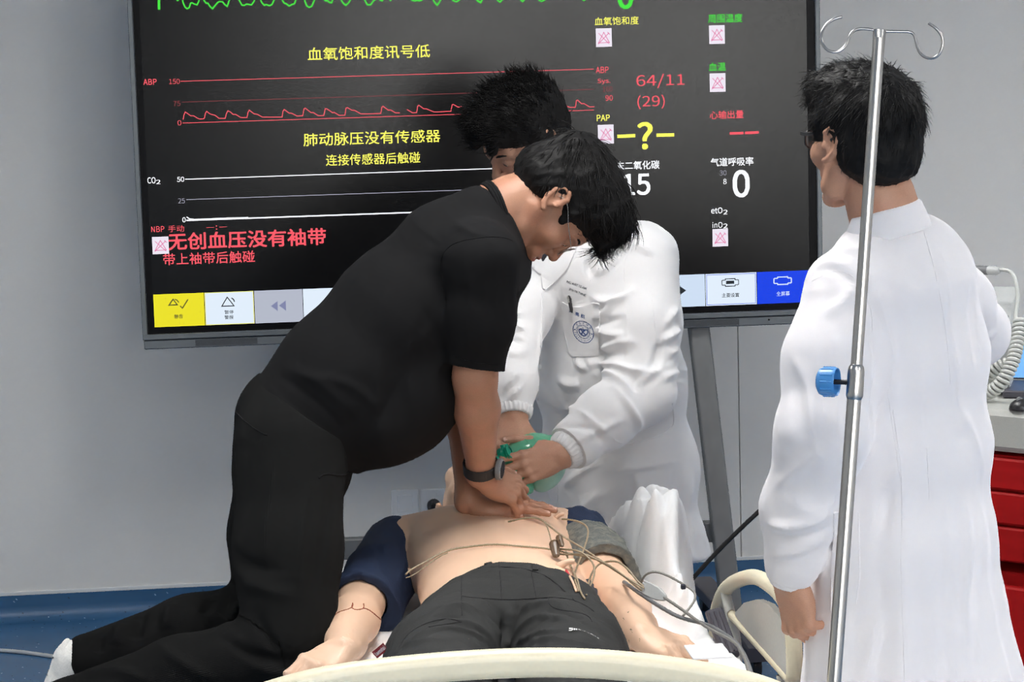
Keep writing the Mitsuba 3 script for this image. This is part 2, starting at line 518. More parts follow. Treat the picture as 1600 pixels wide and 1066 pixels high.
def normals(m):
    v, f = np.asarray(m.vertices), np.asarray(m.faces)
    c = np.cross(v[f[:, 1]] - v[f[:, 0]], v[f[:, 2]] - v[f[:, 0]])
    i = f.T.ravel(); n = np.stack([np.bincount(i, np.tile(c[:, k], 3), len(v)) for k in range(3)], 1)
    return n / (np.linalg.norm(n, axis=1, keepdims=True) + 1e-20)


def moved(m, amount):
    """The mesh with each vertex moved along its normal."""
    return trimesh.Trimesh(np.asarray(m.vertices) + normals(m) * np.asarray(amount)[:, None], m.faces, process=False)


def relax(m, it=1, lam=0.5):
    v = np.asarray(m.vertices).copy(); f = np.asarray(m.faces)
    from scipy.sparse import coo_matrix
    i = np.r_[f[:, 0], f[:, 1], f[:, 2]]; j = np.r_[f[:, 1], f[:, 2], f[:, 0]]
    A = coo_matrix((np.ones(2 * len(i)), (np.r_[i, j], np.r_[j, i])), (len(v),) * 2).tocsr()
    w = np.asarray(A.sum(1)).ravel() + 1e-9
    for _ in range(it):
        v = v + lam * (A @ v / w[:, None] - v)
    return trimesh.Trimesh(v, f, process=False)


def ray_on(mesh, o, d):
    """First hit of a ray on the mesh: (point, normal) or None."""
    loc, _, tri = mesh.ray.intersects_location([o], [d], multiple_hits=False)
    if len(loc) == 0:
        return None, None
    return loc[0], mesh.face_normals[tri[0]]


def curve_dist(p, line):
    """Distance of the points to a polyline, and where along it (0..1) the nearest point lies."""
    line = np.asarray(line, float)
    best, where = np.full(len(p), 9.0), np.zeros(len(p))
    L = len(line) - 1
    for i in range(L):
        a, d = line[i], line[i + 1] - line[i]
        t = np.clip((p - a) @ d / (d @ d + 1e-12), 0, 1)
        e = np.linalg.norm(p - a - t[:, None] * d, axis=1)
        m = e < best
        best[m] = e[m]; where[m] = (i + t[m]) / L
    return best, where


def fold(v, n, line, width, amp):
    """What a fold along the polyline adds to the vertices v with normals n: raised (amp > 0) or sunk, fading at both ends."""
    line = spline(line, 14)
    near = np.flatnonzero((np.abs(v - (line.max(0) + line.min(0)) / 2) < (line.max(0) - line.min(0)) / 2 + 3 * width).all(1))
    d, t = curve_dist(v[near], line)
    return near, n[near] * (amp * np.exp(-(d / width) ** 2) * np.clip(np.sin(np.pi * np.clip(t, 0.02, 0.98)), 0, 1) ** 0.5)[:, None]

# ------------------------------------------------------------------ the room
X0, X1, Y0 = -3.6, 4.2, -3.0
put('floor', box(X0 - 0.1, X1 + 0.1, Y0 - 0.1, WALL_Y + 0.1, -0.1, 0.0), 'mat_vinyl', kind='structure', label='blue speckled vinyl floor')
put('ceiling', box(X0 - 0.1, X1 + 0.1, Y0 - 0.1, WALL_Y + 0.1, CEIL_Z, CEIL_Z + 0.1), 'mat_ceiling', kind='structure', label='white ceiling')
JOINT_X = 1.462
put('wall_back', join(box(X0, JOINT_X - 0.0012, WALL_Y, WALL_Y + 0.1, 0, CEIL_Z, 0.0015), box(JOINT_X + 0.0012, X1, WALL_Y, WALL_Y + 0.1, 0, CEIL_Z, 0.0015)), 'mat_wall',
    kind='structure', label='plain pale grey wall behind the large display')
put('wall_left', box(X0 - 0.1, X0, Y0, WALL_Y + 0.1, 0, CEIL_Z), 'mat_wall', kind='structure')
put('wall_right', box(X1, X1 + 0.1, Y0, WALL_Y + 0.1, 0, CEIL_Z), 'mat_wall', kind='structure')
# the wall behind the camera has two windows, on its right half
holes = [(0.3, 2.1), (2.3, 4.1)]
pieces, x = [], X0
for a, b in holes:
    pieces += [box(x, a, Y0 - 0.1, Y0, 0, CEIL_Z), box(a, b, Y0 - 0.1, Y0, 0, 1.0), box(a, b, Y0 - 0.1, Y0, 2.6, CEIL_Z)]
    x = b
pieces.append(box(x, X1, Y0 - 0.1, Y0, 0, CEIL_Z))
put('wall_front', join(pieces), 'mat_behind', kind='structure')
for i, (a, b) in enumerate(holes):
    w = put(f'window_{i + 1}', join(box(a, b, Y0 - 0.09, Y0 - 0.03, 1.0, 1.05), box(a, b, Y0 - 0.09, Y0 - 0.03, 2.55, 2.6), box(a, a + 0.05, Y0 - 0.09, Y0 - 0.03, 1.05, 2.55), box(b - 0.05, b, Y0 - 0.09, Y0 - 0.03, 1.05, 2.55),
                                       box((a + b) / 2 - 0.025, (a + b) / 2 + 0.025, Y0 - 0.09, Y0 - 0.03, 1.05, 2.55)), 'mat_white_plastic', kind='structure')
    m = trimesh.Trimesh([(a, Y0 - 0.095, 1.0), (b, Y0 - 0.095, 1.0), (b, Y0 - 0.095, 2.6), (a, Y0 - 0.095, 2.6)], [[0, 2, 1], [0, 3, 2]], process=False)
    put('daylight_blind', m, 'mat_white_plastic', w, light=emitter(WINDOW_E))
# coved blue skirting: straight strip, then a hollow curve into the floor
cove = [(0, 0.083), (-0.004, 0.083), (-0.004, 0.045)] + [(-0.004 - 0.04 * (1 - math.cos(a)), 0.045 - 0.045 * math.sin(a)) for a in np.linspace(0, math.pi / 2, 8)] + [(0, 0.0)]
pts = np.array([(X0, WALL_Y, 0), (X1, WALL_Y, 0)], float)
m = trimesh.Trimesh(*[np.vstack(a) for a in ([[(x, WALL_Y + c[0], c[1]) for c in cove] for x in (X0, X1)],
    [[(i, (i + 1) % len(cove), (i + 1) % len(cove) + len(cove)), (i, (i + 1) % len(cove) + len(cove), i + len(cove))] for i in range(len(cove))])], process=False)
put('baseboard_back', m, 'mat_vinyl', kind='structure', smooth=30, label='blue speckled coved vinyl skirting along the grey wall')
put('trim_1', box(X0, X1, WALL_Y - 0.005, WALL_Y + 0.001, 0.083, 0.094, 0.001), 'mat_trim_white', kind='structure', label='thin white strip above the blue skirting')
for px, py in PANELS:
    k = thing('ceiling_light', 'white box-shaped ceiling light with deep sides outside the picture', 'ceiling light', 'ceiling light panels')
    a, b = PANEL_W / 2, PANEL_L / 2
    put('frame', join(box(px - a, px + a, py - b, py - b + .02, CEIL_Z - .30, CEIL_Z), box(px - a, px + a, py + b - .02, py + b, CEIL_Z - .30, CEIL_Z),
                      box(px - a, px - a + .02, py - b + .02, py + b - .02, CEIL_Z - .30, CEIL_Z), box(px + a - .02, px + a, py - b + .02, py + b - .02, CEIL_Z - .30, CEIL_Z)), 'mat_panel_body', k)
    m = trimesh.Trimesh([(px - a + .02, py - b + .02, CEIL_Z - .012), (px + a - .02, py - b + .02, CEIL_Z - .012), (px + a - .02, py + b - .02, CEIL_Z - .012), (px - a + .02, py + b - .02, CEIL_Z - .012)], [[0, 2, 1], [0, 3, 2]], process=False)
    put('diffuser', m, 'mat_panel_body', k, light=emitter(PANEL_E))

# wall socket plates, partly hidden behind the manikin's chest
def wall_at(px, py, y=WALL_Y):
    d = at(px, py, 1.0) - CAM
    return CAM + d * (y - CAM[1]) / d[1]


pa, pb = wall_at(610.5, 766), wall_at(656, 810)
k = thing('wall_switch_plate', 'blank square white plate on the wall, left of the plugged socket', 'wall plate')
put('plate', box(pa[0], pa[0] + 0.088, WALL_Y - 0.009, WALL_Y, pa[2] - 0.088, pa[2], 0.003), 'mat_white_plastic', k)
put('rocker', box(pa[0] + .018, pa[0] + .070, WALL_Y - 0.0115, WALL_Y - .008, pa[2] - 0.072, pa[2] - .016, 0.002), 'mat_white_plastic', k)
q = wall_at(656.5, 764.5)
k = thing('wall_socket', 'white square wall socket with a black plug in it', 'socket')
put('plate', box(q[0], q[0] + 0.088, WALL_Y - 0.009, WALL_Y, q[2] - 0.088, q[2], 0.003), 'mat_white_plastic', k)
put('switch', box(q[0] + .050, q[0] + .066, WALL_Y - 0.013, WALL_Y - .008, q[2] - 0.022, q[2] - .010, 0.001), 'mat_white_plastic', k)
c = wall_at(677.5, 789)
k = thing('plug', 'round black plug in the white wall socket', 'plug')
put('body', lathe([(0, 0), (0.021, 0), (0.022, 0.004), (0.022, 0.012), (0.017, 0.022), (0.011, 0.034), (0, 0.035)], (c[0], WALL_Y - 0.009, c[2]), (0, -1, 0)), 'mat_black_plastic', k, 40)
put('cord', tube(spline([(c[0], WALL_Y - 0.03, c[2] - .005), (c[0] + .003, WALL_Y - 0.035, c[2] - 0.06), (c[0] + .03, WALL_Y - 0.02, c[2] - 0.25), (c[0] + .05, WALL_Y - .03, 0.02), (c[0] + .3, WALL_Y - .06, 0.005)], 24), 0.0042, 8), 'mat_black_plastic', k, True)
# floor cable on the left
p0, p1, p2 = [CAM + (at(x, y, 1) - CAM) * (0.006 - CAM[2]) / (at(x, y, 1) - CAM)[2] for x, y in ((-30, 1016), (40, 1020), (110, 1030))]
put('floor_cable', tube(spline([p0 - (0.5, 0, 0), p0, p1, p2, p2 + (0.4, -0.15, 0)], 30), 0.006, 8), 'mat_cable_light', smooth=True, label='pale grey cable lying across the blue floor at far left', category='cable')

# ------------------------------------------------------------------ the large display (86 inch) on its stand
DY = 6.9                                                    # plane of the picture
CAPTIONS = [
    ('ABP', -0.3479, 1.6797, 0.0372, 0.0167, 'red', 1.5),
    ('150', -0.2760, 1.6803, 0.0293, 0.0142, 'red', 0),
    ('75', -0.2672, 1.6185, 0.0196, 0.0143, 'dim_red', 0),
    ('0', -0.2580, 1.5646, 0.0107, 0.0143, 'red', 0),
    ('血氧饱和度讯号低', 0.1125, 1.7343, 0.3442, 0.0366, 'yellow', 1),
    ('肺动脉压没有传感器', 0.0916, 1.4944, 0.3866, 0.0369, 'yellow', 1),
    ('连接传感器后触碰', 0.1529, 1.4376, 0.2671, 0.0316, 'yellow', 1),
    ('CO', -0.3488, 1.4043, 0.0230, 0.0179, 'white', 2),
    ('2', -0.3250, 1.4018, 0.0125, 0.0126, 'white', 2),
    ('50', -0.2666, 1.4063, 0.0204, 0.0144, 'white', 2),
    ('25', -0.2661, 1.3457, 0.0190, 0.0144, 'grey', 0),
    ('0', -0.2567, 1.2920, 0.0097, 0.0144, 'white', 2),
    ('NBP', -0.3447, 1.2672, 0.0368, 0.0162, 'red', 1),
    ('手动', -0.2972, 1.2656, 0.0447, 0.0189, 'red', 0),
    ('无创血压没有袖带', -0.2995, 1.2141, 0.4449, 0.0488, 'red', 2),
    ('带上袖带后触碰', -0.3157, 1.1721, 0.2581, 0.0335, 'red', 1),
    ('血氧饱和度', 0.9267, 1.8106, 0.1266, 0.0234, 'yellow', 1),
    ('周围温度', 1.2531, 1.8090, 0.0992, 0.0244, 'green', 1),
    ('血温', 1.2530, 1.6730, 0.0490, 0.0236, 'green', 1),
    ('心输出量', 1.2532, 1.5354, 0.0986, 0.0237, 'red', 1),
    ('气道呼吸率', 1.2535, 1.3998, 0.1250, 0.0248, 'white', 2),
    ('呼末二氧化碳', 0.9541, 1.3986, 0.1510, 0.0247, 'white', 2),
    ('30', 1.2791, 1.3734, 0.0198, 0.0147, 'grey', 0),
    ('8', 1.2891, 1.3481, 0.0101, 0.0156, 'white', 1),
    ('0', 1.3165, 1.3085, 0.0497, 0.0791, 'white', 2),
    ('etO', 1.2523, 1.2645, 0.0336, 0.0175, 'white', 2),
    ('2', 1.2877, 1.2609, 0.0131, 0.0138, 'white', 2),
    ('inO', 1.2553, 1.2227, 0.0299, 0.0175, 'white', 1),
    ('2', 1.2870, 1.2208, 0.0131, 0.0139, 'white', 2),
    ('?', 1.0433, 1.4551, 0.0444, 0.0784, 'yellow', 2),
    ('15', 0.9987, 1.3247, 0.0786, 0.0623, 'white', 2),
    ('PAP', 0.9267, 1.5399, 0.0379, 0.0182, 'yellow', 2),
    ('ABP', 0.9273, 1.6760, 0.0367, 0.0181, 'red', 1),
    ('Sys.', 0.9313, 1.6442, 0.0375, 0.0163, 'red', 1),
    ('160', 0.9463, 1.6229, 0.0276, 0.0145, 'dim_red', 0),
    ('90', 0.9531, 1.5973, 0.0210, 0.0154, 'red', 1),
    ('64/11', 1.0429, 1.6291, 0.1397, 0.0399, 'red', 0),
    ('(29)', 1.0446, 1.5700, 0.0795, 0.0400, 'red', 0),
    ('0', 0.9937, 1.8547, 0.0459, 0.0773, 'green', 2),
]
RULES = [
    ('red', 0.002, [(-0.2446, 1.6874), (0.922, 1.6879)]),
    ('dim_red', 0.0014, [(-0.2436, 1.6294), (0.9207, 1.6309)]),
    ('red', 0.002, [(-0.2435, 1.5708), (0.9194, 1.572)]),
    ('white', 0.003, [(-0.2442, 1.4131), (0.9157, 1.4154)]),
    ('grey', 0.0022, [(-0.2431, 1.3558), (0.9144, 1.3569)]),
    ('white', 0.0044, [(-0.2457, 1.2972), (0.913, 1.2983)]),
    ('white', 0.0036, [(-0.2444, 1.3071), (-0.2366, 1.3014), (-0.2223, 1.2991), (-0.1757, 1.2993), (-0.129, 1.2998), (-0.0949, 1.2992), (-0.0715, 1.2997)]),
    ('red', 0.0014, [(-0.1904, 1.2748), (-0.1687, 1.275)]),
    ('red', 0.0014, [(-0.1543, 1.275), (-0.1319, 1.2751)]),
    ('red', 0.003, [(-0.1618, 1.2802), (-0.162, 1.2767)]),
    ('red', 0.003, [(-0.1618, 1.2717), (-0.162, 1.268)]),
    ('red', 0.0075, [(1.3101, 1.4934), (1.3504, 1.4932)]),
    ('red', 0.0075, [(1.3548, 1.4933), (1.3951, 1.4938)]),
    ('yellow', 0.01, [(0.9847, 1.4948), (1.0368, 1.4955)]),
    ('yellow', 0.01, [(1.0978, 1.4947), (1.1493, 1.4945)]),
    ('green', 0.007, [(-0.2942, 1.914), (-0.2949, 1.8872)]),
]
PULSE = [ [(-0.2419, 1.5802), (-0.2392, 1.5927), (-0.2352, 1.6015), (-0.2273, 1.5959), (-0.2204, 1.5903), (-0.2122, 1.5901), (-0.2011, 1.5826), (-0.1959, 1.5806), (-0.1852, 1.581), (-0.1822, 1.5838), (-0.1792, 1.5962), (-0.1754, 1.6015), (-0.1668, 1.5941), (-0.1615, 1.5921), (-0.1527, 1.59), (-0.1423, 1.5808), (-0.1245, 1.5802), (-0.1211, 1.5927), (-0.1165, 1.6011), (-0.1095, 1.5977), (-0.1019, 1.5903), (-0.0955, 1.5908), (-0.0816, 1.5814), (-0.0637, 1.5809), (-0.0606, 1.5944), (-0.0568, 1.6015), (-0.0436, 1.5903), (-0.0347, 1.589), (-0.0207, 1.5806), (0.0348, 1.579), (0.0372, 1.595), (0.041, 1.6003), (0.0549, 1.5891), (0.0603, 1.5897), (0.0762, 1.5806), (0.0923, 1.5808), (0.0923, 1.5808), (0.0967, 1.6004), (0.1003, 1.6021), (0.116, 1.5891), (0.1214, 1.5896), (0.1355, 1.5802), (0.1517, 1.5797), (0.156, 1.5986), (0.1596, 1.5992), (0.1771, 1.5865), (0.1808, 1.5882), (0.1949, 1.5787), (0.2111, 1.579), (0.2147, 1.5986), (0.2184, 1.6003), (0.2314, 1.592), (0.2386, 1.5918), (0.2563, 1.5812), (0.3123, 1.5806), (0.3158, 1.5981), (0.3191, 1.6009), (0.3343, 1.5889), (0.3397, 1.5902), (0.3539, 1.5811), (0.3666, 1.5807)] , [(0.3861, 1.5899), (0.4028, 1.5796), (0.4137, 1.58), (0.4172, 1.598), (0.4205, 1.6007), (0.434, 1.5902), (0.4412, 1.59), (0.4627, 1.5803), (0.5107, 1.5807), (0.5149, 1.5986), (0.5178, 1.6003), (0.5321, 1.5916), (0.5394, 1.5936), (0.5554, 1.5801), (0.5682, 1.5808), (0.5724, 1.5998), (0.5761, 1.6018), (0.5903, 1.5909), (0.6048, 1.5851), (0.6048, 1.5858), (0.6228, 1.5802), (0.632, 1.5799), (0.6351, 1.5994), (0.6388, 1.6021), (0.6524, 1.5923), (0.6597, 1.5928), (0.6813, 1.5806), (0.7288, 1.5813), (0.7322, 1.5993), (0.7359, 1.6014), (0.7547, 1.5907), (0.7728, 1.5815), (0.7874, 1.5817), (0.7908, 1.6005), (0.7945, 1.6026), (0.817, 1.5914), (0.8389, 1.5867), (0.8498, 1.582), (0.8663, 1.5815), (0.8697, 1.6007), (0.873, 1.6017), (0.8849, 1.5904), (0.8904, 1.5917), (0.9067, 1.5814), (0.9214, 1.5817)] ]
ECG = [ [(-0.2469, 1.917), (-0.2436, 1.9113), (-0.2411, 1.9116), (-0.2306, 1.9265), (-0.2279, 1.9052), (-0.2232, 1.8927), (-0.2174, 1.888), (-0.2116, 1.8906), (-0.2068, 1.9029), (-0.2032, 1.9039), (-0.198, 1.9009), (-0.1893, 1.8978), (-0.1843, 1.9076), (-0.1765, 1.9322), (-0.1703, 1.9108), (-0.1643, 1.9018), (-0.159, 1.9017), (-0.1541, 1.8927), (-0.1472, 1.8861), (-0.1323, 1.9027), (-0.1269, 1.9054), (-0.1181, 1.9041), (-0.113, 1.8969), (-0.1062, 1.8914), (-0.1022, 1.902), (-0.0884, 1.9335), (-0.0724, 1.9083), (-0.0652, 1.8939), (-0.0581, 1.893), (-0.0526, 1.8964), (-0.0385, 1.8939), (-0.031, 1.9037), (-0.0208, 1.9353), (-0.013, 1.9085), (-0.0098, 1.8996), (-0.0029, 1.8916), (0.0025, 1.8939), (0.0113, 1.8902), (0.0185, 1.8935), (0.0262, 1.9075), (0.0378, 1.9303), (0.0475, 1.9052), (0.0525, 1.8962), (0.0578, 1.895), (0.0658, 1.8877), (0.0738, 1.8921), (0.081, 1.8937), (0.0861, 1.906), (0.0967, 1.9305), (0.1099, 1.9036), (0.1147, 1.8875), (0.1217, 1.8827), (0.1289, 1.8853), (0.1367, 1.9011), (0.1483, 1.9239), (0.1636, 1.904), (0.1688, 1.8992), (0.1742, 1.9008), (0.1776, 1.8954), (0.1847, 1.8938), (0.1926, 1.9121), (0.2054, 1.9189), (0.2119, 1.9009), (0.2187, 1.8901), (0.2246, 1.8857), (0.2331, 1.8933), (0.2388, 1.902), (0.2611, 1.9246), (0.2782, 1.8992), (0.2849, 1.8855), (0.2939, 1.8853), (0.3014, 1.8951), (0.3069, 1.8985), (0.3145, 1.909), (0.3213, 1.8974), (0.3266, 1.8951), (0.3397, 1.9119), (0.35, 1.8956), (0.3687, 1.9183), (0.4112, 1.8951), (0.4183, 1.8921), (0.4256, 1.8947), (0.4309, 1.8924), (0.4382, 1.8944), (0.4553, 1.9196), (0.4707, 1.8943), (0.4758, 1.8852), (0.4811, 1.879), (0.4905, 1.892), (0.5057, 1.9148), (0.5266, 1.891), (0.5356, 1.8872), (0.5448, 1.8924), (0.5671, 1.9132), (0.5936, 1.8911), (0.6043, 1.8837), (0.61, 1.8925), (0.6286, 1.9117), (0.5919, 1.8929), (0.5971, 1.8867), (0.6043, 1.883), (0.6082, 1.8925), (0.6286, 1.9117), (0.6516, 1.8896), (0.6587, 1.883), (0.665, 1.8893), (0.6939, 1.91), (0.7188, 1.8872), (0.723, 1.8828), (0.7279, 1.8876), (0.7521, 1.9085), (0.7704, 1.8858), (0.7769, 1.8821), (0.7861, 1.8861), (0.8212, 1.9068), (0.8919, 1.8856), (0.898, 1.8815), (0.9047, 1.886), (0.927, 1.9005)] ]
BUTTON_X = [-0.3483, -0.2049, -0.0649, 0.0731, 0.2159, 0.3593, 0.5033, 0.6478, 0.7929, 0.9386, 1.0848, 1.2317, 1.3828, 1.5398] # [1.0908, 1.0908, 1.0908, 1.0908, 1.0908, 1.0908, 1.0908, 1.0908, 1.0908, 1.0908, 1.0908, 1.0908, 1.0908, 1.0908] [0.9981, 0.9979, 0.9977, 0.9974, 0.9972, 0.997, 0.9967, 0.9965, 0.9963, 0.996, 0.9958, 0.9956, 0.9953, 0.9951]
BOXES = [(-0.3436, 1.2048, 0.0461, 0.0491), (0.9295, 1.7499, 0.0457, 0.0525), (1.255, 1.7492, 0.0455, 0.0529), (1.2545, 1.6129, 0.046, 0.0531), (0.9289, 1.4752, 0.0459, 0.0543), (1.2551, 1.169, 0.0456, 0.051)]

INK = {'red': (1.0, 0.105, 0.14), 'dim_red': (0.30, 0.045, 0.055), 'yellow': (1.0, 0.98, 0.13), 'white': (0.95, 0.97, 1.0), 'green': (0.06, 0.80, 0.05), 'grey': (0.34, 0.34, 0.42),
       'k': (0.02, 0.025, 0.03), 'w': (0.7, 0.8, 1.0), 'button_yellow': (0.84, 0.76, 0.02), 'button_white': (0.76, 0.86, 0.97), 'button_grey': (0.46, 0.49, 0.58), 'button_pale': (0.62, 0.74, 0.90),
       'button_blue': (0.008, 0.055, 0.80), 'rim_yellow': (0.80, 0.78, 0.25), 'rim_blue': (0.16, 0.22, 0.75), 'slate': (0.22, 0.24, 0.40), 'box': (0.86, 0.80, 0.90), 'pink': (0.75, 0.10, 0.30)}
MY = 'screen picture'
disp = thing('display', 'large wall-sized patient monitor display with black screen behind the people', 'display')


def on_screen(poly, level, name, ink, parent, label=None):
    """A lit area of the picture; level counts layers of the picture, a tenth of a millimetre each."""
    m = flat(poly)
    v = np.c_[m.vertices[:, 0], np.full(len(m.vertices), DY - 0.0004 - 0.0002 * level), m.vertices[:, 1]]
    m = trimesh.Trimesh(v, m.faces[:, ::-1], process=False)
    if m.face_normals[:, 1].mean() > 0:
        m.invert()
    return put(name, m, 'mat_bezel', parent, light=emitter(np.array(INK[ink]) * 2.0 ** -exposure, 0.0), label=label)


DX0, DX1, DZ0, DZ1 = -0.382, 1.575, 0.936, 2.09
scr = put('screen', box(-0.3665, 1.5620, DY, DY + 0.004, 0.979, 2.062), 'mat_screen', disp, label='black glass screen with medical readings')
F = 0.0135
CX0, CX1, CZ0, CZ1 = -0.349, 1.5385, 0.9972, 2.045               # the lit area inside the black border
put('border', join(box(-.3665, CX0, DY - .0012, DY, .979, 2.062), box(CX1, 1.562, DY - .0012, DY, .979, 2.062), box(CX0, CX1, DY - .0012, DY, .979, CZ0), box(CX0, CX1, DY - .0012, DY, CZ1, 2.062)), 'mat_bezel', disp, label='matt black border')
put('frame', join(box(DX0, DX0 + F, DY - 0.012, DY + 0.07, DZ0 + .03, DZ1, .002), box(DX1 - F, DX1, DY - 0.012, DY + 0.07, DZ0 + .03, DZ1, .002), box(DX0 + F, DX1 - F, DY - 0.012, DY + 0.07, DZ1 - 0.02, DZ1, .002)), 'mat_frame_grey', disp, label='grey metal edge frame')
put('lower_bar', join(box(DX0, DX1, DY - 0.016, DY + 0.07, 0.9635, 0.9785, .0015), box(DX0 + .003, DX1 - .003, DY - 0.010, DY + 0.07, DZ0, 0.9620, .0025)), 'mat_frame_grey', disp, label='grey lower bar of the display')
for a, b in ((-0.235, -0.06), (1.152, 1.327)):
    put('speaker_grille', box(a, b, DY - 0.0108, DY - 0.0102, 0.9405, 0.9585), 'mat_grille', disp, label='dark perforated speaker strip')
put('sensor', lathe([(0, 0), (0.003, 0), (0.003, 0.001), (0, 0.001)], (1.415, DY - 0.0098, 0.9515), (0, -1, 0), 12), 'mat_bezel', disp)
put('back_shell', box(DX0 + .05, DX1 - .05, DY + 0.004, DY + 0.085, DZ0 + .04, DZ1 - .04, .01), 'mat_dark_grey', disp)
for text, x, z, w, h, ink, bold in CAPTIONS:
    g = glyphs(text, bold * 0.8)
    on_screen(fit(g, x, z, w, h), 1, 'caption', ink, scr, f'{ink.replace("_", " ")} lettering {text}')
for ink, w, line in RULES:
    on_screen(stroke(line, w), 0, 'rule', ink, scr)
for line in PULSE:
    on_screen(stroke(line, 0.0026), 2, 'trace', 'red', scr, 'red pressure curve')
on_screen(stroke(ECG[0], 0.0042), 2, 'trace', 'green', scr, 'green wavy trace along the top')
for x, z, w, h in BOXES:
    k = on_screen(sbox(x, z, x + w, z + h), 3, 'alarm_box', 'box', scr, 'white square with a crossed pink triangle')
    X, Z = (lambda t: x + w * t), (lambda t: z + h * t)
    lines = [[(X(.16), Z(.22)), (X(.5), Z(.78)), (X(.84), Z(.22)), (X(.16), Z(.22))], [(X(.18), Z(.74)), (X(.82), Z(.16))], [(X(.14), Z(.16)), (X(.82), Z(.74))], [(X(.74), Z(.78)), (X(.88), Z(.66))]]
    on_screen(union_all([stroke(l, 0.0016) for l in lines]), 4, 'alarm_mark', 'pink', scr)
# the row of buttons along the bottom
BZ0, BZ1 = 0.9975, 1.0908
kinds = ['button_yellow', 'button_white', 'button_grey'] + ['button_white'] * 7 + ['button_pale', 'button_white', 'button_blue']
for i, ink in enumerate(kinds):
    a, b = BUTTON_X[i] + 0.0008, BUTTON_X[i + 1] - 0.0008
    k = on_screen(sbox(a, BZ0, b, BZ1), 0, 'button', ink, scr, {'button_yellow': 'yellow button', 'button_blue': 'blue button', 'button_grey': 'grey button'}.get(ink, 'white button'))
    if i in (1, 11):
        r = 0.0022 if i == 1 else 0.0016
        o = 0 if i == 1 else 0.0025
        on_screen(sbox(a + o, BZ0 + o, b - o, BZ1 - o).difference(sbox(a + o + r, BZ0 + o + r, b - o - r, BZ1 - o - r)), 1, 'button_rim', 'rim_yellow' if i == 1 else 'rim_blue', scr)
sign = lambda polys, ink: on_screen(union_all(polys), 2, 'button_sign', ink, scr)
closed = lambda l, w: LineString(l + l[:1]).buffer(w / 2, join_style='mitre')
sign([closed([(-0.3046, 1.0589), (-0.2924, 1.0756), (-0.2813, 1.0591)], .0026), stroke([(-0.2877, 1.0754), (-0.2818, 1.0726), (-0.2763, 1.0651)], .0022), stroke([(-0.2732, 1.0559), (-0.2673, 1.0491), (-0.2508, 1.0733)], .0024)], 'k')
sign([closed([(-0.1564, 1.0503), (-0.1402, 1.0756), (-0.1221, 1.0501)], .0026), stroke([(-0.1284, 1.073), (-0.1225, 1.0684), (-0.1202, 1.0617)], .003)], 'k')
sign([Polygon([(-0.0179, 1.0454), (0.0011, 1.0589), (0.0008, 1.0308)]), Polygon([(0.005, 1.046), (0.0244, 1.0599), (0.0243, 1.0306)])], 'slate')
sign([Polygon([(1.1541, 1.0608), (1.1536, 1.0303), (1.1755, 1.0451)]), Polygon([(1.1302, 1.0609), (1.1296, 1.0305), (1.152, 1.0452)])], 'k')


def bowl(x0, z0, x1, z1, w):
    e, r = (x1 - x0) * 0.2, 0.004
    outer = union_all([sbox(x0, z0 + .0035, x1, z1 - .0035).buffer(-r).buffer(r), sbox(x0 + e, z0, x1 - e, z1)])
    return outer.difference(outer.buffer(-w))


sign([bowl(1.2794, 1.0516, 1.3304, 1.0754, .0022), sbox(1.2926, 1.0593, 1.3164, 1.0684)], 'k')
sign([bowl(1.4316, 1.0504, 1.4862, 1.0755, .0034)], 'w')
for text, x, z, w, h, ink in [('静音', -0.2913, 1.0201, 0.0244, 0.0120, 'k'),
('暂停', -0.1494, 1.0274, 0.0253, 0.0109, 'k'),
('警报', -0.1500, 1.0128, 0.0253, 0.0110, 'k'),
('主要设置', 1.2800, 1.0207, 0.0507, 0.0121, 'k'),
('全屏幕', 1.4398, 1.0184, 0.0396, 0.0138, 'w')]:
    on_screen(fit(glyphs(text, 0.5), x, z, w, h), 2, 'button_caption', ink, scr)
# the wheeled stand: two grey legs, slightly splayed, with dark feet
def wall_pt(px, py, y):
    d = at(px, py, 1.0) - CAM
    return CAM + d * (y - CAM[1]) / d[1]


LEG = ring(0.031, 0.019, 0.008, 4)
for s in (1, -1):
    top, low = V(1.213, DY + 0.07, 1.02), V(1.284, DY - 0.05, 0.10)
    if s < 0:
        top, low = top * (-1, 1, 1) + (1.28, 0, 0), low * (-1, 1, 1) + (1.28, 0, 0)
    put('stand_leg', sweep([top, top * .5 + low * .5, low], LEG, (0, 1, 0)), 'mat_stand', disp, 30, label='grey slanted leg of the display stand')
    x = low[0]
    put('stand_foot', sweep([(x, DY - 0.45, 0.075), (x, DY - 0.2, 0.085), (x, DY + 0.12, 0.085), (x, DY + 0.45, 0.075)], ring(0.034, 0.02, 0.008, 4)), 'mat_dark_plastic', disp, 30, label='dark foot of the display stand')
    for y in (DY - 0.4, DY + 0.4):
        put('caster', lathe([(0, -.012), (.03, -.012), (.033, -.008), (.033, .008), (.03, .012), (0, .012)], (x, y, 0.033), (1, 0, 0), 24), 'mat_black_plastic', disp, 40)
put('stand_crossbar', box(0.0, 1.27, DY + 0.0, DY + 0.04, 0.30, 0.36, .004), 'mat_stand', disp)

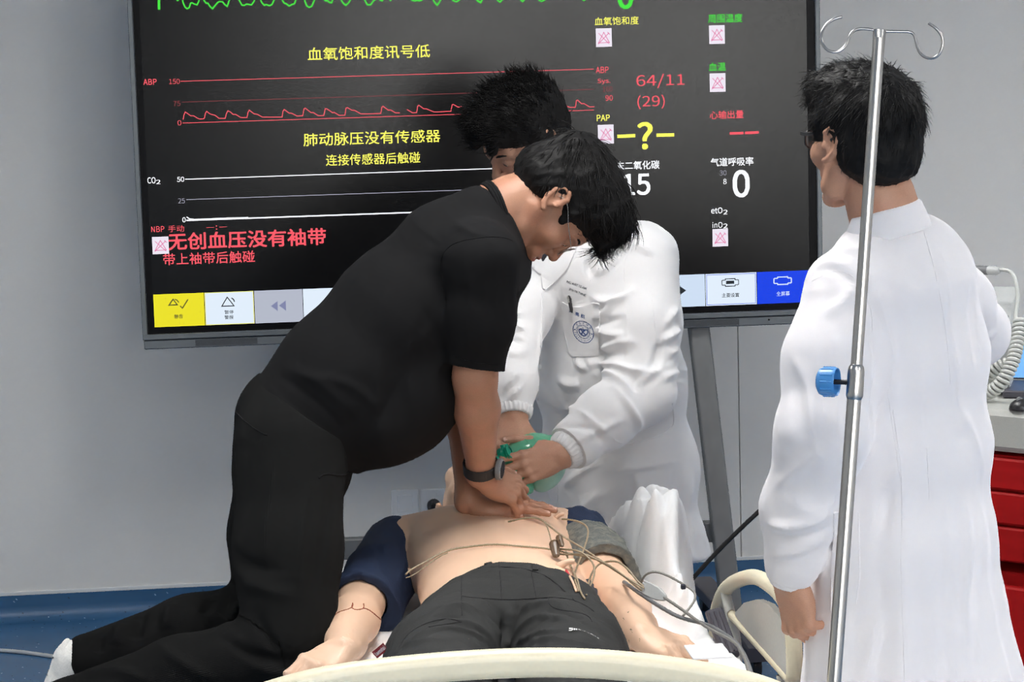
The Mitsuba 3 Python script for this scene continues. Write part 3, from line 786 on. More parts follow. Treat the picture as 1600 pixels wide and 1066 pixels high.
# ------------------------------------------------------------------ the hospital bed
MZ = 0.50                                                   # top of the mattress
bed = thing('hospital_bed', 'cream hospital bed with arched foot rail carrying the manikin and the kneeling rescuer', 'bed')
BX0, BX1, BY0, BY1 = -0.03, 0.88, 3.97, 5.92
put('mattress', box(BX0, BX1, BY0, BY1, 0.37, MZ, 0.025), 'mat_sheet', bed, label='white covered mattress')
put('base_frame', join(box(BX0 + .02, BX1 - .02, BY0, BY1, 0.30, 0.368, .01), box(BX0 + .1, BX1 - .1, BY0 + .15, BY1 - .15, 0.14, 0.22, .01), *[box(x - .03, x + .03, y - .03, y + .03, 0.21, 0.31, .005) for x in (.2, .65) for y in (4.5, 5.4)]), 'mat_cream_grey', bed)
for x in (0.03, 0.82):
    for y in (4.2, 5.7):
        put('caster', join(lathe([(0, -.016), (.05, -.016), (.06, -.01), (.06, .01), (.05, .016), (0, .016)], (x, y, 0.06), (1, 0, 0), 28), box(x - .012, x + .012, y - .012, y + .012, .10, .15)), 'mat_dark_plastic', bed, 40)
FY = 3.905                                                  # plane of the foot board
rail = spline([wall_pt(x, y, FY) for x, y in ((368, 1112), (382, 1100), (412, 1091), (480, 1075), (600, 1060), (760, 1050), (905, 1048), (1040, 1057), (1150, 1073), (1220, 1093), (1262, 1118), (1276, 1140))], 90)
rail[:, 1] += 0.05 * (1 - ((rail[:, 0] - .41) / .46) ** 2)      # bowed towards the mattress
a, b = rail[0], rail[-1]
put('foot_board_rail', sweep(rail, ring(0.021, 0.0245, 0.018, 6)), 'mat_cream', bed, 40, label='cream arched top rail of the foot board')
ins = [p + V(0, 0, -0.062) for p in rail[6:-6]]
low = [V(ins[-1][0], FY, 0.33), V(ins[0][0], FY, 0.33)]
poly = Polygon([(p[0], p[2]) for p in ins] + [(p[0], p[2]) for p in low]).buffer(0)
m = extrude(poly, 0.03); v = np.c_[m.vertices[:, 0], FY + 0.045 * (1 - ((m.vertices[:, 0] - .41) / .46) ** 2) + m.vertices[:, 2] - .015, m.vertices[:, 1]]
m = trimesh.Trimesh(v, m.faces[:, ::-1], process=False)
put('foot_board_panel', m, 'mat_cream_grey', bed, label='grey beige panel of the foot board')
for e in (a, b):
    put('foot_board_post', sweep([e + (0, 0, 0.012), V(e[0], FY, 0.5), V(e[0], FY, 0.31)], ring(0.021, 0.021, 0.015, 5), (0, 1, 0)), 'mat_cream', bed, 40)
# side rail on the right, swung out beside the mattress
SX = 0.975
sp = [V(SX, y, z) for y, z in ((5.40, .40), (5.39, .455), (5.30, .53), (5.12, .60), (4.92, .652), (4.78, .668), (4.66, .672), (4.58, .65), (4.55, .60), (4.55, .53))]
put('side_rail', tube(spline(sp, 60), 0.0165, 14), 'mat_cream', bed, True, label='cream bent tube of the side rail')
poly = Polygon([(4.575, .52), (4.58, .60), (4.62, .625), (4.76, .628), (4.88, .610), (5.02, .57), (5.12, .525)]).buffer(0.004)
m = extrude(poly, 0.014); v = np.c_[SX - .007 + m.vertices[:, 2], m.vertices[:, 0], m.vertices[:, 1]]
m = trimesh.Trimesh(v, m.faces, process=False)
put('side_rail_panel', m, 'mat_cream_grey', bed, label='grey panel inside the side rail')
put('side_rail_bar', tube(spline([(SX, 5.20, .505), (SX, 5.10, .508), (SX, 4.8, .516), (SX, 4.56, .52)], 20), 0.011, 10), 'mat_cream', bed, True)
put('side_rail_strut', tube(spline([(SX, 5.27, .55), (SX, 5.22, .505), (SX, 5.15, .40), (SX - .06, 5.12, .34)], 20), 0.012, 10), 'mat_cream_grey', bed, True)
put('side_rail_strut', tube(spline([(SX, 4.66, .51), (SX - .01, 4.66, .42), (SX - .08, 4.66, .34)], 12), 0.014, 10), 'mat_cream_grey', bed, True)
# dark ribbed plastic bar at the mattress edge
pa, pb = at(1141, 1025, 5.02), at(1116, 957, 5.16)
ax = unit(pb - pa); sd = unit(np.cross(ax, FWD))
m = sweep([pa, pa * .35 + pb * .65, pb - ax * .012, pb - ax * .004, pb], ring(0.0195, 0.009, 0.006, 4), np.cross(sd, ax))
n = len(m.vertices)
put('rail_grip', m, 'mat_dark_plastic', bed, 30, label='dark ribbed plastic grip beside the sheet')
g = list(labels)[-1]
out = unit(-FWD - ax * (-FWD @ ax))
for o in (-0.011, 0.0, 0.011):
    put('rib', tube([pa + sd * o + out * .0092, pb - ax * .012 + sd * o + out * .0092], 0.0028, 6), 'mat_dark_plastic', g, True)

# crumpled sheet on the right half of the mattress, piled up towards the head and hanging over the edge
nx, ny = 110, 170
U, W_ = np.meshgrid(np.linspace(0, 1, nx), np.linspace(0, 1, ny), indexing='ij')
Xs, Ys = 0.30 + U * 0.74, 4.02 + W_ * 1.80
pile = np.exp(-(((Xs - 0.845) / 0.13) ** 4 + ((Ys - 5.50) / 0.20) ** 4)) * 0.135 + np.exp(-(((Xs - 0.87) / 0.07) ** 2 + ((Ys - 5.16) / 0.18) ** 2)) * 0.05
arm_x = np.interp(Ys, [4.8, 4.95, 5.30, 5.53, 5.7], [.80, .737, .718, .677, .64])          # the manikin's arm presses it flat
pile = pile * np.clip((np.abs(Xs - arm_x) - .075) / .05, 0, 1)
P3 = np.stack([Xs, Ys, Ys * 0], -1)
wr = (meshkit.fbm(P3 * (9, 6, 1), 3, 5) - .5) * 0.03 + np.abs(meshkit.noise(P3 * (14, 5, 1) + 3, 8) - .5) * 0.03
wx = Xs + .05 * meshkit.fbm(P3 * (8, 8, 1) + 5, 2, 31); wy = Ys + .05 * meshkit.fbm(P3 * (8, 8, 1) + 9, 2, 32)
cr = (np.abs(meshkit.noise(np.stack([wx * 9 + wy * 4, wy * 6 - wx * 5, Xs * 0], -1), 21) - .5) * .22 + np.abs(meshkit.noise(np.stack([wx * 19 - wy * 11, wy * 17 + wx * 9, Xs * 0], -1), 22) - .5) * .10) * np.clip(pile / .08, 0.08, 1)
hang = np.clip(Xs - (0.885 + 0.03 * np.sin(Ys * 7)), 0, 1)
Zs = MZ + 0.006 + pile + cr + np.clip(wr, -.004, 1) * (0.4 + np.clip(pile / .05, 0, 1))
Zs = np.where(hang > 0, Zs - hang * 1.4, Zs)
Xs = np.where(hang > 0, Xs - hang * 0.55 + 0.004, Xs)
vv = np.stack([Xs, Ys, Zs], -1).reshape(-1, 3)
i, j = np.meshgrid(np.arange(nx - 1), np.arange(ny - 1), indexing='ij')
q = np.stack([i * ny + j, (i + 1) * ny + j, (i + 1) * ny + j + 1, i * ny + j + 1], -1).reshape(-1, 4)
f = np.vstack([q[:, [0, 1, 2]], q[:, [0, 2, 3]]])
top = trimesh.Trimesh(vv, f, process=False)
n0 = len(vv)
edge = np.r_[np.arange(nx) * ny, (nx - 1) * ny + np.arange(1, ny), (np.arange(nx - 2, -1, -1)) * ny + ny - 1, np.arange(ny - 2, 0, -1)]
un = vv - normals(top) * 0.0025
e2 = np.roll(edge, -1)
sheet = trimesh.Trimesh(np.vstack([vv, un]), np.vstack([f, f[:, ::-1] + n0, np.stack([edge, e2 + n0, e2], 1), np.stack([edge, edge + n0, e2 + n0], 1)]), process=False)
put('bed_sheet', sheet, 'mat_sheet', smooth=True, label='crumpled white sheet on the bed beside the manikin, heaped at the head end', category='sheet')
k = thing('paper_slip', 'small flat white card at the bed edge beside the manikin hand', 'card')
c = at(1112, 1018, 4.62)
put('card', box(c[0] - .045, c[0] + .03, c[1] - .05, c[1] + .05, c[2] - .002, c[2] + .002, .001), 'mat_white_plastic', k)

# ------------------------------------------------------------------ IV pole in the socket at the foot corner
pole = thing('iv_pole', 'tall steel drip pole with two hooks and a blue knob at the bed foot', 'drip stand')
PD = 4.0
q = lambda x, y: at(x, y, PD)
top, mid, low = q(1374.5, 46), q(1336.5, 598), q(1303, 1066)
foot = low + (low - mid) * 0.45
ax = unit(top - mid)
put('upper_tube', tube([mid, top - ax * .014], 0.0097, 20), 'mat_steel', pole, 40)
put('lower_tube', tube([foot, mid], 0.0118, 20), 'mat_steel', pole, 40)
put('collar', lathe([(0.0098, .030), (0.0125, .026), (0.0138, .018), (0.0142, -.012), (0.0142, -.022), (0.0118, -.028)], mid, ax, 28), 'mat_steel', pole, 30)
# flattened top that carries the hook wire
sec = [ring(0.0097 + 0.002 * t, 0.0097 - 0.0055 * t, (0.0097 - 0.0055 * t) * .98, 5) for t in (0, .5, 1)]
m = sweep([top - ax * .04, top - ax * .02, top], ring(0.0097, 0.0097, 0.0096, 5), FWD)
w = len(ring(0.0097, 0.0097, 0.0096, 5))
vt = np.array(m.vertices)
for r_, t in ((1, .5), (2, 1.0)):
    c = vt[r_ * w:(r_ + 1) * w].mean(0); dd = vt[r_ * w:(r_ + 1) * w] - c
    fw = unit(FWD - ax * (FWD @ ax)); a_ = dd @ fw
    vt[r_ * w:(r_ + 1) * w] = c + dd * (1 + .12 * t) - np.outer(a_, fw) * (.62 * t)
vt[-1] = vt[2 * w:3 * w].mean(0)
put('flattened_end', trimesh.Trimesh(vt, m.faces, process=False), 'mat_steel', pole, 40)
hk = [(318, 22), (290, 28), (250, 50), (222, 85), (209, 125), (222, 170), (250, 198), (285, 205), (320, 190), (345, 155), (365, 110), (395, 87), (440, 84), (495, 92), (560, 97), (640, 98), (683, 105), (700, 130), (712, 180), (735, 220), (775, 238), (815, 225), (838, 185), (843, 140), (825, 100), (800, 75), (770, 55)]
hp = [at(1220 + x / 3.333, 20 + y / 3.333, PD - .004 + .012 * math.cos(i * .4)) for i, (x, y) in enumerate(hk)]
put('hook_wire', tube(spline(hp, 130), 0.0025, 10), 'mat_steel', pole, True, label='bent steel wire with a hook at either end')
kx = unit(-RIGHT + 0.42 * FWD + .03 * UP)
kc = mid + kx * .0145
put('knob', lathe([(0.0, .049), (.015, .049), (.0215, .045), (.0238, .038), (.0242, .020), (.0232, .016), (.0215, .018), (.020, .036), (0.004, .038), (0, .038)], kc, kx, 40), 'mat_blue_plastic', pole, 30, label='blue plastic clamping knob')
kn = list(labels)[-1]
s1 = unit(np.cross(kx, UP)); s2 = np.cross(s1, kx)
for t in np.arange(12) * math.pi / 6:
    c = kc + (s1 * math.cos(t) + s2 * math.sin(t)) * .0238
    put('grip_rib', tube([c + kx * .020, c + kx * .040], .0016, 6), 'mat_blue_plastic', kn, True)
put('screw', tube([mid + kx * .012, kc + kx * .04], .0042, 12), 'mat_black_plastic', pole, 40, label='black screw')
put('corner_socket', join(lathe([(.0122, -.03), (.017, -.03), (.017, .03), (.0122, .03)], foot + ax * .05, ax, 24)), 'mat_dark_plastic', bed, 30)

# ------------------------------------------------------------------ people kit: hands, heads, hair
def frame(x, y):
    """A rotation whose first column is x and whose second lies towards y."""
    x = unit(x); y = unit(np.asarray(y, float) - x * (x @ np.asarray(y, float))); return np.stack([x, y, np.cross(x, y)], 1)


def hand(S, wrist, along, thumbward, back, flex=(20, 25, 15), spread=1.0, thumb=(35, 20, 10), size=1.0, fingers=None, forearm=None, nails=None, k=.0042):
    """Adds a hand to the shape. along: wrist to knuckles; thumbward; back: out of the back of the hand. flex: knuckle bends in degrees, or one triple per finger."""
    X = unit(along); Y = unit(np.asarray(thumbward, float) - X * (X @ thumbward)); Z = np.cross(X, Y)
    if Z @ np.asarray(back, float) < 0:
        Z = -Z
    w = np.asarray(wrist, float)
    P = lambda x, y, z: w + size * (x * X + y * Y + z * Z)
    R = lambda r: r * size
    flex = [flex] * 4 if np.isscalar(flex[0]) else flex
    base = [(.093, .030, .000), (.096, .010, .002), (.091, -.010, .001), (.083, -.029, -.003)]
    lens = [(.043, .026, .020), (.047, .029, .021), (.044, .027, .021), (.034, .021, .018)]
    rad = [(.0098, .0086, .0078, .0066), (.0100, .0088, .0079, .0067), (.0095, .0083, .0075, .0064), (.0085, .0073, .0066, .0057)]
    # palm
    S.cone(P(-.012, .012, 0), P(.03, .016, 0), R(.0185), R(.0160), .014).cone(P(-.012, -.012, 0), P(.03, -.016, 0), R(.0175), R(.0150), .014)
    for (bx, by, bz), rr in zip(base, rad):
        S.cone(P(.022, by * .62, 0), P(bx - .004, by, bz), R(.0145), R(rr[0] + .0012), .011)
        S.ball(P(bx - .001, by, bz + .0035), R(.0085), .008)
    S.ball(P(.036, .026, -.011), (R(.026), R(.018), R(.016)), .014, np.stack([unit(X + .5 * Y), unit(Y - .5 * X), Z], 1))
    S.ball(P(.040, -.027, -.009), (R(.030), R(.0125), R(.0135)), .014, np.stack([X, Y, Z], 1))
    tips = []
    for i, ((bx, by, bz), ln, rr) in enumerate(zip(base, lens, rad)):
        a = math.radians([5, 1, -4, -10][i] * spread)
        p = P(bx, by, bz); d0 = X * math.cos(a) + Y * math.sin(a); tot = 0.0
        for j in range(3):
            tot += math.radians(flex[i][j])
            d = d0 * math.cos(tot) - Z * math.sin(tot)
            q = p + d * R(ln[j])
            S.cone(p, q, R(rr[j]), R(rr[j + 1]), k if j else .007)
            if j:
                S.ball(p + (d0 * math.sin(tot) + Z * math.cos(tot)) * R(.0012), R(rr[j] + .0004), .003)
            p = q
        up = d0 * math.sin(tot) + Z * math.cos(tot)
        tips.append((q, d, up, R(rr[3])))
    # thumb, from the side of the palm near its base
    ta, tb, tc = (math.radians(v) for v in thumb)
    p = P(.018, .024, -.010)
    d = unit(X * math.cos(ta) + Y * math.sin(ta) - Z * math.sin(tb) * .8)
    q = p + d * R(.044); S.cone(p, q, R(.0150), R(.0112), .012)
    d2 = unit(d + (X * math.cos(.2) - Y * .35 - Z * .15) * math.sin(tc)); r = q + d2 * R(.033); S.cone(q, r, R(.0108), R(.0096), .006)
    d3 = unit(d2 + (X - Y * .4 - Z * .1) * math.sin(tc * .8)); s = r + d3 * R(.026); S.cone(r, s, R(.0098), R(.0076), .004)
    tips.append((s, d3, unit(Z - d3 * (Z @ d3)) * .75 + unit(np.cross(d3, Z)) * .0, R(.0076)))
    if nails is not None:
        for t, d, up, r in tips:
            up = unit(up - d * (up @ d)); sd = np.cross(d, up)
            g = np.linspace(-1, 1, 7)
            v = [t + d * (r * .55 - R(.0105) * (1 - u)) + sd * r * .72 * sx * (1 if u < .99 else .8) + up * (r * 1.0 * math.sqrt(1 - (sx * .72) ** 2) + .0004 - .0006 * u) for u in np.linspace(0, 1, 4) for sx in g]
            f = [(a * 7 + b, a * 7 + b + 1, (a + 1) * 7 + b + 1, (a + 1) * 7 + b) for a in range(3) for b in range(6)]
            f = np.array(f); nails.append(trimesh.Trimesh(v, np.vstack([f[:, [0, 1, 2]], f[:, [0, 2, 3]]]), process=False))
    return tips


def head(S, c, R, s=1.0, mouth=0.0, ear=1.0):
    """Adds a head. c: midway between the ears; the columns of R: the person's right, forward, up."""
    P = lambda x, y, z: c + R @ (np.array([x, y, z]) * s)
    r = lambda *v: np.array(v) * s
    S.ball(P(0, -.016, .046), r(.0765, .097, .084), .02, R)
    S.ball(P(0, .030, -.010), r(.066, .066, .088), .025, R)
    for e in (-1, 1):
        S.cone(P(.056 * e, -.008, -.040), P(.047 * e, .020, -.078), .020 * s, .019 * s, .02)
        S.cone(P(.047 * e, .020, -.078), P(.012 * e, .077, -.110), .019 * s, .015 * s, .02)
        S.ball(P(.044 * e, .060, -.022), r(.026, .026, .024), .02, R)
        S.cone(P(.010 * e, .089, .027), P(.045 * e, .073, .026), .011 * s, .011 * s, .014)
    S.ball(P(0, .080, -.107), r(.020, .017, .016), .014, R)
    S.cone(P(0, .070, .045), P(0, .060, .085), .030 * s, .028 * s, .03)
    S.cone(P(0, .091, .018), P(0, .112, -.024), .0072 * s, .0105 * s, .010)
    S.ball(P(0, .113, -.028), r(.0115, .010, .0095), .006, R)
    for e in (-1, 1):
        S.ball(P(.0125 * e, .100, -.032), r(.0085, .0105, .0085), .005, R)
        S.ball(P(.031 * e, .098, .007), r(.0175, .012, .010), .010, R, cut=True)
        S.ball(P(.031 * e, .0795, .006), r(.0155, .0135, .0125), .004, R)
        S.ball(P(.0055 * e, .103, -.041), r(.0035, .005, .003), .002, R, cut=True)
    S.ball(P(0, .086, -.062), r(.030, .020, .022), .014, R)                                        # muzzle
    S.cone(P(-.020, .094, -.0585), P(0, .103, -.0565), .0045 * s, .0060 * s, .005).cone(P(0, .103, -.0565), P(.020, .094, -.0585), .0060 * s, .0045 * s, .005)
    S.cone(P(-.018, .093, -.0690), P(0, .101, -.0705), .0050 * s, .0068 * s, .005).cone(P(0, .101, -.0705), P(.018, .093, -.0690), .0068 * s, .0050 * s, .005)
    S.cone(P(-.021, .103, -.0635), P(.021, .103, -.0635), .0024 * s, .0024 * s, .003)
    S.prims[-1] = (*S.prims[-1][:4], -1)
    for e in (-1, 1):
        E = R @ frame(V(e * .92, -.42, .05), V(e * .42, .92, .12))                                    # out of the ear, forward, up
        Q = lambda o, f, u: P(.073 * e, -.012, .002) + E @ (np.array([o, f, u * e]) * s * ear)
        S.ball(Q(.010, -.004, .004), np.array([.0075, .0165, .030]) * s * ear, .006, E)
        rim = [(.008, .014, .004), (.015, .013, .022), (.018, .002, .033), (.019, -.014, .028), (.019, -.019, .010), (.017, -.014, -.010), (.014, -.004, -.024), (.012, .006, -.030)]
        for i in range(len(rim) - 1):
            S.cone(Q(*rim[i]), Q(*rim[i + 1]), (.0048 if i < 5 else .0062) * s * ear, (.0048 if i < 4 else .0062) * s * ear, .003)
        S.ball(Q(.019, .001, .002), np.array([.0075, .0085, .0135]) * s * ear, .004, E, cut=True)
        S.ball(Q(.019, -.007, .017), np.array([.0045, .0055, .0090]) * s * ear, .003, E, cut=True)
        S.ball(Q(.013, .013, -.003), np.array([.005, .005, .007]) * s * ear, .003, E)                   # tragus
    return P


def face_parts(key, P, R, s, skin_mat):
    """Eyes, lips and brows as parts of the person."""
    for e in (-1, 1):
        g = trimesh.creation.icosphere(3, .0122 * s); g.apply_translation(P(.031 * e, .0815, .006))
        b = put('eye', g, 'mat_eye', key, True)
        d = R @ unit(V(0, 1, -.35))
        put('iris', lathe([(0, .0014), (.0030, .0012), (.0056, .0002), (.0058, -.0006), (0, -.0006)], P(.031 * e, .0815, .006) + d * .0118 * s, d, 20), 'mat_iris', b, True)
        lid = Shape().ball((0, 0, 0), .0134 * s, .001); lid.ball(V(0, .0, -.0095) * s + V(0, .004, 0), V(.02, .018, .0062) * s, .0015, cut=True); lid.plane((0, .002, 0), (0, -1, 0))
        m = nets(lid, .0011, V(-.02, -.02, -.02), V(.02, .02, .02)); m.vertices = P(.031 * e, .0812, .006) + np.asarray(m.vertices) @ R.T
        put('eyelid', m, skin_mat, key, True)
        brow = [P(.014 * e, .0985, .026), P(.026 * e, .0975, .031), P(.038 * e, .0915, .032), P(.050 * e, .080, .027)]
        put('eyebrow', tube(spline(brow, 14), np.r_[np.linspace(.0022, .0032, 7), np.linspace(.003, .0012, 7)] * s, 8), 'mat_hair', key, True)
    up = [P(-.021, .0965, -.0600), P(-.010, .1045, -.0572), P(0, .1078, -.0580), P(.010, .1045, -.0572), P(.021, .0965, -.0600)]
    lo = [P(-.019, .0965, -.0668), P(0, .1068, -.0700), P(.019, .0965, -.0668)]
    t = np.sin(np.linspace(0.15, math.pi - .15, 20)) ** .7
    put('lips', join(tube(spline(up, 20), .0034 * s * t, 8), tube(spline(lo, 20), .0042 * s * t, 8)), 'mat_lip', key, True)


def strands(roots, dirs, nrm, length, r0, rng, lift=.35, curl=.5, gravity=0.0, segs=4, wild=.25, down=V(0, 0, -1)):
    """Tapered strands as one mesh: each starts at a root, leaves along dirs bent by its normal, and curls back."""
    n = len(roots)
    L = np.asarray(length) * rng.uniform(.55, 1.15, n)
    d = dirs + nrm * np.reshape(lift, (-1, 1)) + rng.normal(0, wild, (n, 3)); d /= np.linalg.norm(d, axis=1, keepdims=True)
    p, pts = roots - nrm * .006, []
    for s in range(segs + 1):
        pts.append(p)
        p = p + d * (L / segs)[:, None]
        d = d - nrm * (curl / segs) + down * (gravity / segs); d /= np.linalg.norm(d, axis=1, keepdims=True)
    pts = np.stack(pts, 1)                                                     # n, segs+1, 3
    t = np.gradient(pts, axis=1); t /= np.linalg.norm(t, axis=2, keepdims=True) + 1e-9
    a = np.cross(t, nrm[:, None]); a /= np.linalg.norm(a, axis=2, keepdims=True) + 1e-9
    b = np.cross(t, a)
    rad = r0 * rng.uniform(.6, 1.25, n)[:, None] * np.array([1.0, 1.0, .85, .6, .12, .05])[:segs + 1][None]
    vs = []
    for k in range(3):
        g = 2 * math.pi * k / 3
        vs.append(pts + rad[..., None] * (1.5 * math.cos(g) * a + math.sin(g) * b))
    v = np.stack(vs, 2)                                                        # n, segs+1, 3 corners, xyz
    idx = np.arange(n * (segs + 1) * 3).reshape(n, segs + 1, 3)
    f = []
    for k in range(3):
        k2 = (k + 1) % 3
        q0, q1, q2, q3 = idx[:, :-1, k], idx[:, :-1, k2], idx[:, 1:, k2], idx[:, 1:, k]
        f += [np.stack([q0, q1, q2], -1).reshape(-1, 3), np.stack([q0, q2, q3], -1).reshape(-1, 3)]
    return trimesh.Trimesh(v.reshape(-1, 3), np.vstack(f), process=False)


def hair(key, P, R, s, cap, flow, n, length, r0, seed, lift, curl, wild, gravity=0.0, h=.004, rough=.006, label=None, keep=None, bald=None):
    """Hair of a person: a rough cap (a Shape in head coordinates) and strands that follow flow(points in head coordinates)."""
    rng = np.random.default_rng(seed)
    m = nets(cap, h)
    m = moved(m, (meshkit.fbm(np.asarray(m.vertices) * (60, 60, 25), 3, seed) - .5) * rough)
    v, nm = np.asarray(m.vertices), normals(m)
    pick = rng.choice(len(m.faces), 4 * n, p=m.area_faces / m.area_faces.sum())
    w = rng.dirichlet((1, 1, 1), 4 * n)
    f = np.asarray(m.faces)[pick]
    root = (v[f] * w[..., None]).sum(1); nr = nm[f[:, 0]]
    ok = np.ones(len(root), bool) if keep is None else keep(root, nr)
    root, nr = root[ok][:n], nr[ok][:n]
    d = flow(root); d = d - nr * np.sum(d * nr, 1, keepdims=True); d /= np.linalg.norm(d, axis=1, keepdims=True) + 1e-9
    length = length(root) if callable(length) else length
    lift = lift(root) if callable(lift) else lift
    st = strands(root, d, nr, length, r0, rng, lift, curl, gravity, wild=wild, down=R.T @ V(0, 0, -1))
    both = join(m, st)
    both.vertices = P(0, 0, 0) + (np.asarray(both.vertices) * s) @ R.T
    k = put('hair', both, 'mat_hair', key, True, label=label)
    return k


def pick_on(mesh, px, py, strict=True):
    """The point of a mesh that the photograph shows at that pixel, with its normal; if not strict, else the nearest one beside it."""
    d = unit(at(px, py, 1.0) - CAM)
    p, n = ray_on(mesh, CAM, d)
    if p is None and not strict:
        v = np.asarray(mesh.vertices) - CAM
        i = np.argmin(np.linalg.norm(v - np.outer(v @ d, d), axis=1))
        p, n = v[i] + CAM, normals(mesh)[i]
    return p, n


def wrinkle(m, strokes, grow=1.0):
    """Folds drawn where the photograph shows them: (pixels, width, height) each."""
    v, n = np.asarray(m.vertices).copy(), normals(m)
    add = np.zeros_like(v)
    for line, w, a in strokes:
        pts = [pick_on(m, *p)[0] for p in line]
        pts = [p for p in pts if p is not None]
        if len(pts) >= 2:
            i, d = fold(v, n, pts, w, a * grow)
            add[i] += d
    return trimesh.Trimesh(v + add, m.faces, process=False)


def ripple(m, k, amp, seed=0, sharp=True):
    """Soft irregular creases: stretched noise, k = frequency along x, y, z."""
    q = np.asarray(m.vertices) * k
    q = q + (meshkit.fbm(np.asarray(m.vertices) * 5 + 7, 2, seed + 9)[:, None] - .5) * 2.2
    x = meshkit.fbm(q, 3, seed)
    x = (np.abs(x - .5) * 2) if sharp else x - .5
    return moved(m, (x - x.mean()) * amp)


def seam(mesh, px, r, mat, name, parent, lift=.0004, n=30, label=None):
    """A stitched seam or thin welt lying on a mesh along a line of pixels of the photograph."""
    pts = []
    for x, y in spline([(a, b, 0) for a, b in px], n)[:, :2]:
        p, nr = pick_on(mesh, x, y)
        if p is not None:
            pts.append(p + nr * lift)
    if len(pts) > 3:
        p = np.array(pts)
        p[1:-1] = (p[:-2] + 2 * p[1:-1] + p[2:]) / 4
        return put(name, tube(p, r, 6), mat, parent, True, label=label)


def print_on(mesh, poly, px, py, ux, uy, scale, name, mat, parent, lift=.0012, label=None):
    """A flat print (outline in its own units) laid on a mesh around a pixel: ux, uy its axes in the world."""
    c, nr = pick_on(mesh, px, py)
    g = flat(poly.segmentize(.004 / scale))
    v = np.asarray(g.vertices)
    d = -unit(c - CAM)
    vn = np.asarray(mesh.vertices); vn = normals(mesh)[np.linalg.norm(vn - c, axis=1) < .012].sum(0) + nr * .01
    nn = unit(vn if vn @ d > 0 else -vn)
    x = unit(np.asarray(ux, float) - nn * (nn @ ux)); y = np.cross(nn, x)
    if y @ uy < 0:
        y = -y
    q = c + scale * (v[:, :1] * x + v[:, 1:2] * y)
    loc, ray, tri = mesh.ray.intersects_location(q + nn * .05, np.repeat(-nn[None], len(q), 0), multiple_hits=False)
    out = q.copy(); out[ray] = loc + nn * lift
    m = trimesh.Trimesh(out, g.faces, process=False)
    if (normals(m) @ nn).mean() < 0:
        m.invert()
    return put(name, m, mat, parent, label=label)


def seg_dist(p, a, b):
    d = b - a; t = np.clip((p - a) @ d / (d @ d), 0, 1)
    q = p - a - t[:, None] * d
    return np.sqrt(np.einsum('ij,ij->i', q, q))


class Garment:
    """A torso, sleeves that are hollow at their open ends, and a neck opening, blended into one cloth surface.
    sleeves: (Shape, cut point, cut direction, hollow from, hollow to, hollow radius) each."""
    def __init__(self, torso, sleeves, neck=None, k=.03):
        self.torso, self.sleeves, self.neck, self.k = torso, sleeves, neck, k

    def bounds(self):
        b = [self.torso.bounds()] + [s[0].bounds() for s in self.sleeves]
        return np.min([x[0] for x in b], 0), np.max([x[1] for x in b], 0)

    def __call__(self, p):
        d, s = self.torso(p), np.full(len(p), 1.0)
        for arm, c, n, a, b, r in self.sleeves:
            e = np.maximum(arm(p), (p - c) @ n)
            s = np.minimum(s, np.maximum(e, r - seg_dist(p, a, b)))
        h = np.clip(.5 + .5 * (d - s) / self.k, 0, 1)
        d = d * (1 - h) + s * h - self.k * h * (1 - h)
        if self.neck is not None:
            a, b, r = self.neck
            d = np.maximum(d, r - seg_dist(p, a, b))
        return d


def patch(mesh, pix, name, mat, parent, lift=.003, step=5.0, label=None, round_=3.0):
    """A cloth piece (pocket, lapel, flap) with an edge of its own, lying on a mesh inside an outline of pixels of the photograph."""
    poly = Polygon(pix).buffer(-round_).buffer(round_)
    x0, y0, x1, y1 = poly.bounds
    g = flat(poly.segmentize(step))
    from shapely import points, contains
    gx, gy = np.meshgrid(np.arange(x0, x1, step), np.arange(y0, y1, step))
    inner = np.c_[gx.ravel(), gy.ravel()]; inner = inner[contains(poly.buffer(-step * .6), points(inner))]
    rim = np.asarray(poly.segmentize(step).exterior.coords)[:-1]
    from scipy.spatial import Delaunay
    q = np.vstack([rim, inner]); t = Delaunay(q).simplices
    t = t[contains(poly.buffer(.05), points(q[t].mean(1)))]
    d = np.array([unit(at(x, y, 1.0) - CAM) for x, y in q])
    loc, ray, tri = mesh.ray.intersects_location(np.repeat(CAM[None], len(q), 0), d, multiple_hits=False)
    ok = np.full(len(q), -1); ok[ray] = np.arange(len(ray))
    t = t[(ok[t] >= 0).all(1)]
    nv = normals(mesh)[np.asarray(mesh.faces)[tri]].mean(1); nv /= np.linalg.norm(nv, axis=1, keepdims=True)
    depth = (loc - CAM) @ FWD
    tt = ok[t]
    tt = tt[(np.ptp(depth[tt], axis=1) < .05)]
    m = trimesh.Trimesh(loc, tt, process=False)
    if np.einsum('ij,ij->i', m.face_normals, loc[tt[:, 0]] - CAM).mean() > 0:
        tt = tt[:, ::-1]
    top, n = loc + nv * lift, len(loc)
    e = np.sort(np.vstack([tt[:, [0, 1]], tt[:, [1, 2]], tt[:, [2, 0]]]), 1); ed = np.vstack([tt[:, [0, 1]], tt[:, [1, 2]], tt[:, [2, 0]]])
    _, inv, cnt = np.unique(e, axis=0, return_inverse=True, return_counts=True)
    b = ed[cnt[inv.ravel()] == 1]
    side = np.vstack([np.stack([b[:, 0], b[:, 0] + n, b[:, 1] + n], 1), np.stack([b[:, 0], b[:, 1] + n, b[:, 1]], 1)])
    m = trimesh.Trimesh(np.vstack([top, loc - nv * .002]), np.vstack([tt, side]), process=False)
    return put(name, m, mat, parent, 40, label=label), m


